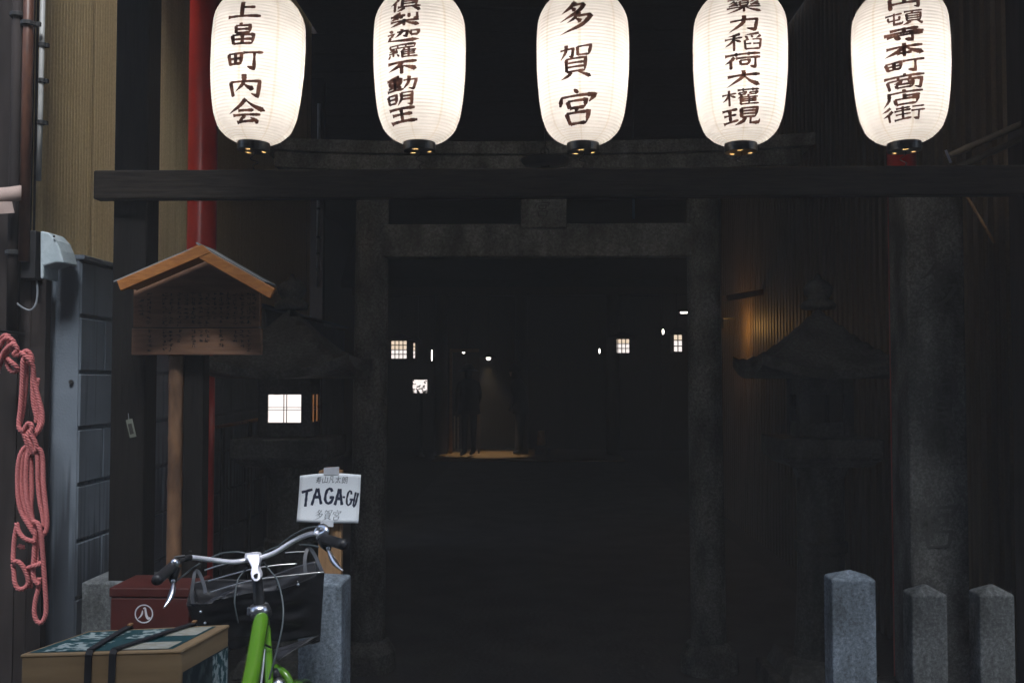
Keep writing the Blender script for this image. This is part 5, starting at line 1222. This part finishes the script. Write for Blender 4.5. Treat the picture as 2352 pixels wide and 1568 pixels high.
# ================================================================ SHRINE HALL IN THE DEPTH
HYD = 20.5
t = thing('shrine_hall', (0.6, HYD, 0), 'dark timber shrine hall deep at the end of the approach', 'building')
for k in range(14):
    x0 = -6.5 + k * 1.0; b = MB(); b.span((x0, HYD, 0), (x0 + .985, HYD + .05, 4.2)); b.build('wall_panel', M['hall_wood'], t)
b = MB(); b.span((-6.6, HYD + .06, 0), (7.6, HYD + .12, 4.2)); b.build('rear_wall', M['hall_wood'], t)
for x0 in (-4.2, -1.9, -.35, 1.4, 3.2, 5.2):
    b = MB(); b.lathe([(.13, .0), (.12, 3.2)], 16, (x0, HYD - 1.4, 0)); b.build('column', M['hall_wood'], t, smooth=True)
b = MB(); b.span((-6, HYD - 1.52, 3.05), (6.5, HYD - 1.28, 3.35)); b.build('eave_beam', M['hall_wood'], t)
b = MB(); vs = [(-8, HYD - 2.6, 3.1), (8, HYD - 2.6, 3.1), (8, HYD + 1, 5.8), (-8, HYD + 1, 5.8)]; vs += [(x, y, z_ + .14) for x, y, z_ in vs]
b.add(vs, [(0, 3, 2, 1), (4, 5, 6, 7), (0, 1, 5, 4), (1, 2, 6, 5), (2, 3, 7, 6), (3, 0, 4, 7)]); b.build('roof', M['roof_tile'], t)
b = MB(); vs = []
g = MB(); a_, c_ = W(1000, 1060, 18.0), W(1270, 1022, 20.4); g.span((-1.9, 17.6, .0), (1.5, HYD - .002, .020)); o = struct(g.build('hall_floor', M['hall_floor']))
# dark wall added to hide the bright sky behind the hall
t = thing('sky_screen', (0, 25, 0), 'tall dark wall added to hide the sky behind the shrine', 'building')
b = MB(); b.span((-22, 25, 0), (22, 26, 13.5)); b.build('wall', M['facade2'], t)

def andon(px0, px1, py0, py1, Y, nx, ny, label, wm='pane', side=None, roof=True):
    a, c = W(px0, py1, Y), W(px1, py0, Y); w_, h_ = c.x - a.x, c.z - a.z; cx_ = (a.x + c.x) / 2
    t = thing('lattice_lantern', (cx_, Y, a.z), label, 'lantern', 'lattice box lanterns under the shrine eaves')
    D = w_ * .9 if w_ > .15 else .3
    for i in range(nx):
        for j in range(ny):
            b = MB(); b.span((a.x + w_ * i / nx + .006, Y, a.z + h_ * j / ny + .006), (a.x + w_ * (i + 1) / nx - .006, Y + .006, a.z + h_ * (j + 1) / ny - .006)); b.build('pane', M['pane'] if j < ny / 2 else M['pane_warm'], t)
    for i in range(nx + 1):
        x = a.x + w_ * i / nx; b = MB(); b.span((x - .008, Y - .012, a.z - .012), (x + .008, Y + .008, c.z + .012)); b.build('bar', M['lattice'], t)
    for j in range(ny + 1):
        z_ = a.z + h_ * j / ny; b = MB(); b.span((a.x - .012, Y - .009, z_ - .008), (c.x + .012, Y + .0085, z_ + .008)); b.build('bar', M['lattice'], t)
    b = MB(); b.span((a.x - .012, Y + .009, a.z - .012), (c.x + .012, Y + D, c.z + .012)); b.build('housing', M['lattice'], t)
    if roof:
        b = MB(); b.lathe([((w_ / 2 + .09) * 1.414, c.z + .014), ((w_ / 2 + .10) * 1.414, c.z + .03), (.06, c.z + .13)], 4, (cx_, Y + D / 2, 0), ph=PI / 4); b.build('roof', M['lattice'], t)
        b = MB(); b.tube([(cx_, Y + D / 2, c.z + .12), (cx_, Y + D / 2, 3.2)], .008, 6); b.build('cord', M['iron'], t)
    return t
andon(898, 935, 782, 824, 19.0, 4, 4, 'square lattice lantern of four by four panes just right of the left torii pillar')
andon(1410, 1446, 778, 811, 19.0, 4, 3, 'lattice lantern of four by three panes in the right part of the hall')
andon(1547, 1567, 768, 808, 17.0, 2, 3, 'narrow lattice lantern of two by three panes beside the right torii pillar')
andon(948.5, 954.5, 787, 823, 19.2, 1, 4, 'thin strip lantern of four panes right of the square lattice lantern')
# carved lamp panel with a tree cut out
a, c = W(948, 902, 18.2), W(981, 872, 18.2)
t = thing('carved_lamp', ((a.x + c.x) / 2, 18.2, 0), 'low stand lamp with a leafy cutout screen left of the standing people', 'lamp')
b = MB(); b.span((a.x, 18.2, a.z), (c.x, 18.21, c.z)); b.build('lit_panel', M['pane'], t)
b = MB(); b.span((a.x - .03, 18.215, a.z - .03), (c.x + .03, 18.45, c.z + .03)); b.build('housing', M['lattice'], t)
rn = random.Random(5); lf = MB()
for k in range(46):
    u, v = rn.random(), rn.random() ** 1.7
    if abs(u - .5) < .32 and v > .55: continue
    p = Vector((a.x + (c.x - a.x) * u, 18.196, a.z + (c.z - a.z) * v)); lf.box(p, (rn.uniform(.02, .05), .004, rn.uniform(.012, .024)), (0, rn.uniform(-1, 1), 0))
o = lf.build('leaf_cutout', M['lattice'], t); o['kind'] = 'stuff'
b = MB(); b.lathe([(.09, .021), (.07, .05), (.035, .1), (.035, a.z - .03)], 12, ((a.x + c.x) / 2, 18.33, 0)); b.build('stand', M['old_stone'], t)
# glowing bulbs
def bulb_lamp(px, py, Y, r, label, e=None, tall=1.3):
    q = W(px, py, Y); t = thing('hanging_bulb', q, label, 'lamp', 'small bulbs hanging in the hall')
    b = MB(); b.lathe([(r * .2, -r * tall), (r * .8, -r * tall * .7), (r, 0), (r * .9, r * .6 * tall), (r * .4, r * tall)], 14, q); b.build('bulb', M['bulb_far'], t, smooth=True)
    b = MB(); b.tube([q + Vector((0, 0, r * tall)), Vector((q.x, q.y, 3.2))], .006, 6); b.build('cord', M['iron'], t)
    if e:
        b = MB(); b.lathe([(.17, -.01), (.172, -.004), (.05, .07), (.02, .09)], 18, q, cap=False); b.build('shade', M['iron'], t, smooth=True)
        ld = bpy.data.lights.new('hanging_bulb_light', 'SPOT'); ld.energy = e; ld.spot_size = math.radians(64); ld.spot_blend = .5; ld.color = (1, .74, .42); ld.shadow_soft_size = .05
        lo = bpy.data.objects.new('hanging_bulb_light', ld); C.objects.link(lo); lo.location = q + Vector((0, -.0, -.12))
bulb_lamp(1122, 820, 19.0, .045, 'largest white bulb hanging over the people in the hall', 40.0)
bulb_lamp(1065, 807, 19.6, .03, 'small white bulb hanging left of the largest bulb')
bulb_lamp(992, 816, 19.4, .012, 'slender glowing bulb right of the strip lantern', None, 9)
bulb_lamp(1377, 806, 19.4, .012, 'tiny bulb left of the four by three lattice lantern', None, 4)
bulb_lamp(1523, 762, 18.0, .018, 'small oblong bulb left of the narrow lattice lantern', None, 2.6)
# tube light under the eave by the right pillar
q = W(1572, 718, 15.0); t = thing('tube_light', q, 'short white tube light next to the right torii pillar', 'lamp')
b = MB(); b.tube([q + Vector((-.06, 0, 0)), q + Vector((.2, 0, .004))], .011, 10); b.build('tube', M['bulb_far'], t); b = MB(); b.span(q + Vector((-.1, -.02, .014)), q + Vector((.25, .02, .05))); b.build('fitting', M['iron'], t)
b = MB(); b.tube([q + Vector((.1, 0, .05)), Vector((q.x + .1, q.y, 5.2))], .008, 6); b.build('hanger', M['iron'], t)
# amber posts and frames in the hall
for pxa, pya, pyb, wpx, lab in ((1044, 955, 986, 3.6, 'left of two pale wooden stakes behind the people'), (1052, 957, 988, 4.2, 'right of two pale wooden stakes behind the people')):
    q0, q1 = W(pxa, pyb, 19.9), W(pxa, pya, 19.9); t = thing('pale_stake', (q0.x, 19.9, .02), lab, 'stake', 'pale stakes in the hall'); b = MB(); b.tube([Vector((q0.x, 19.9, .02)), q1], .017, 8); b.build('stake', M['pale_cloth'], t)
q0, q1 = W(1031, 1045, 19.2), W(1036, 812, 19.2); t = thing('door_frame', (q0.x, 19.2, .02), 'slim amber timber door frame beside the standing people', 'frame')
b = MB(); b.bar(Vector((q1.x, 19.2, .02)), Vector((q1.x, 19.2, q1.z + .1)), .05, .05, (0, 1, 0)); b.build('jamb', M['amber_wood'], t)
b = MB(); b.bar(Vector((q1.x, 19.2, q1.z + .06)), Vector((W(1100, 812, 19.2).x, 19.2, q1.z + .06)), .05, .06); b.build('lintel', M['amber_wood'], t)
b = MB(); b.bar(Vector((W(1100, 812, 19.2).x, 19.2, .02)), Vector((W(1100, 812, 19.2).x, 19.2, q1.z + .03)), .04, .04, (0, 1, 0)); b.build('jamb', M['hall_wood'], t)
q = W(1243, 1005, 19.0)
t = thing('paper_bundle', (q.x, 19.0, .02), 'pale paper bundle on a stand right of the people', 'bundle')
b = MB(); b.span((q.x - .12, 18.95, .02), (q.x + .12, 19.15, q.z - .14)); b.build('stand', M['hall_wood'], t)
b = MB(); b.lathe([(.09, q.z - .139), (.08, q.z - .05), (.085, q.z + .02), (.06, q.z + .1), (.07, q.z + .13)], 9, (q.x, 19.05, 0)); b.build('bundle', M['pale_cloth'], t)

# ---- the two people standing in the hall
def person(px, py, Y, rz, label, stoop=0.0, hat=False):
    base = W(px, py, Y); base.z = .021
    t = thing('person', base, label, 'person', None, rz)
    J = {'pel': (0, 0, .92, .13, .10), 'bel': (0, .0, 1.06, .13, .10), 'che': (0, stoop * .3, 1.27, .16, .11), 'nec': (0, stoop * .5, 1.42, .055, .055), 'hd0': (0, stoop * .6, 1.50, .075, .085), 'hd1': (0, stoop * .7, 1.62, .07, .08)}
    for s_, n_ in ((-1, 'l'), (1, 'r')):
        J['hip' + n_] = (s_ * .09, 0, .88, .09, .09); J['kne' + n_] = (s_ * .10, .02 * s_, .48, .06, .06); J['ank' + n_] = (s_ * .11, -.01 + .04 * s_, .09, .042, .045); J['toe' + n_] = (s_ * .12, .15 + .04 * s_, .035, .035, .03)
        J['sho' + n_] = (s_ * .18, stoop * .35, 1.36, .06, .06); J['elb' + n_] = (s_ * .24, .02, 1.10, .042, .042); J['wri' + n_] = (s_ * .21, .12, .90, .03, .03); J['han' + n_] = (s_ * .20, .16, .83, .035, .022)
    names = list(J); ed = [('pel', 'bel'), ('bel', 'che'), ('che', 'nec'), ('nec', 'hd0'), ('hd0', 'hd1')]
    for n_ in 'lr': ed += [('pel', 'hip' + n_), ('hip' + n_, 'kne' + n_), ('kne' + n_, 'ank' + n_), ('ank' + n_, 'toe' + n_), ('che', 'sho' + n_), ('sho' + n_, 'elb' + n_), ('elb' + n_, 'wri' + n_), ('wri' + n_, 'han' + n_)]
    me = bpy.data.meshes.new('body'); me.from_pydata([J[n_][:3] for n_ in names], [(names.index(x), names.index(y)) for x, y in ed], [])
    me.materials.append(M['cloth_dark']); o = bpy.data.objects.new('body', me); C.objects.link(o); o.parent = t
    sk = o.modifiers.new('skin', 'SKIN'); sk.use_smooth_shade = True
    for i, n_ in enumerate(names):
        me.skin_vertices[0].data[i].radius = J[n_][3:5]; me.skin_vertices[0].data[i].use_root = (n_ == 'pel')
    ss = o.modifiers.new('sub', 'SUBSURF'); ss.levels = 2; ss.render_levels = 2
    b = MB(); hz = 1.56; hy = stoop * .65
    b.lathe([(.105, hz), (.11, hz + .05), (.095, hz + .11), (.05, hz + .15), (.01, hz + .16)], 18, (0, hy, 0)); b.build('hair' if not hat else 'hat_crown', M['cloth_dark'], t, smooth=True, local=True)
    if hat:
        b = MB(); b.lathe([(.10, hz + .03), (.19, hz + .015), (.19, hz + .022), (.10, hz + .045)], 24, (0, hy, 0)); b.build('hat_brim', M['strap_grey'], t, smooth=True, local=True)
    b = MB(); b.lathe([(.23, .78), (.21, .92), (.19, 1.08), (.21, 1.28), (.15, 1.40), (.07, 1.44)], 18, (0, 0, 0)); b.v = [(x, y * .66 + stoop * .35 * max(0, (z_ - .9) / .5), z_) for x, y, z_ in b.v]; b.build('coat', M['cloth_dark'], t, smooth=True, local=True)
    b = MB(); b.lathe([(.02, 1.47), (.05, 1.49), (.062, 1.54), (.06, 1.58)], 12, (0, hy + .035, 0)); b.build('face', M['skin'], t, smooth=True, local=True)
person(1077, 1047, 18.4, math.radians(30), 'person in dark coat and brimmed hat standing on the lit floor', .05, True)
person(1196, 1040, 18.9, math.radians(70), 'person in dark coat, bareheaded, bending slightly to the right of the hatted one', .2)

# ================================================================ HAZE ADDED TO LIFT THE BLACKS
hz = MB(); hz.span((-24, -9, -1.1), (24, 27, 14.2))
m_ = bpy.data.materials.new('haze'); m_.use_nodes = True; nt_ = m_.node_tree; nt_.nodes.clear()
pv = nt_.nodes.new('ShaderNodeVolumePrincipled'); pv.inputs['Color'].default_value = (1.0, 0.97, 0.93, 1); pv.inputs['Density'].default_value = 0.0125
om = nt_.nodes.new('ShaderNodeOutputMaterial'); lk(nt_, pv.outputs[0], om.inputs['Volume'])
ho = hz.build('haze', m_); ho['kind'] = 'stuff'
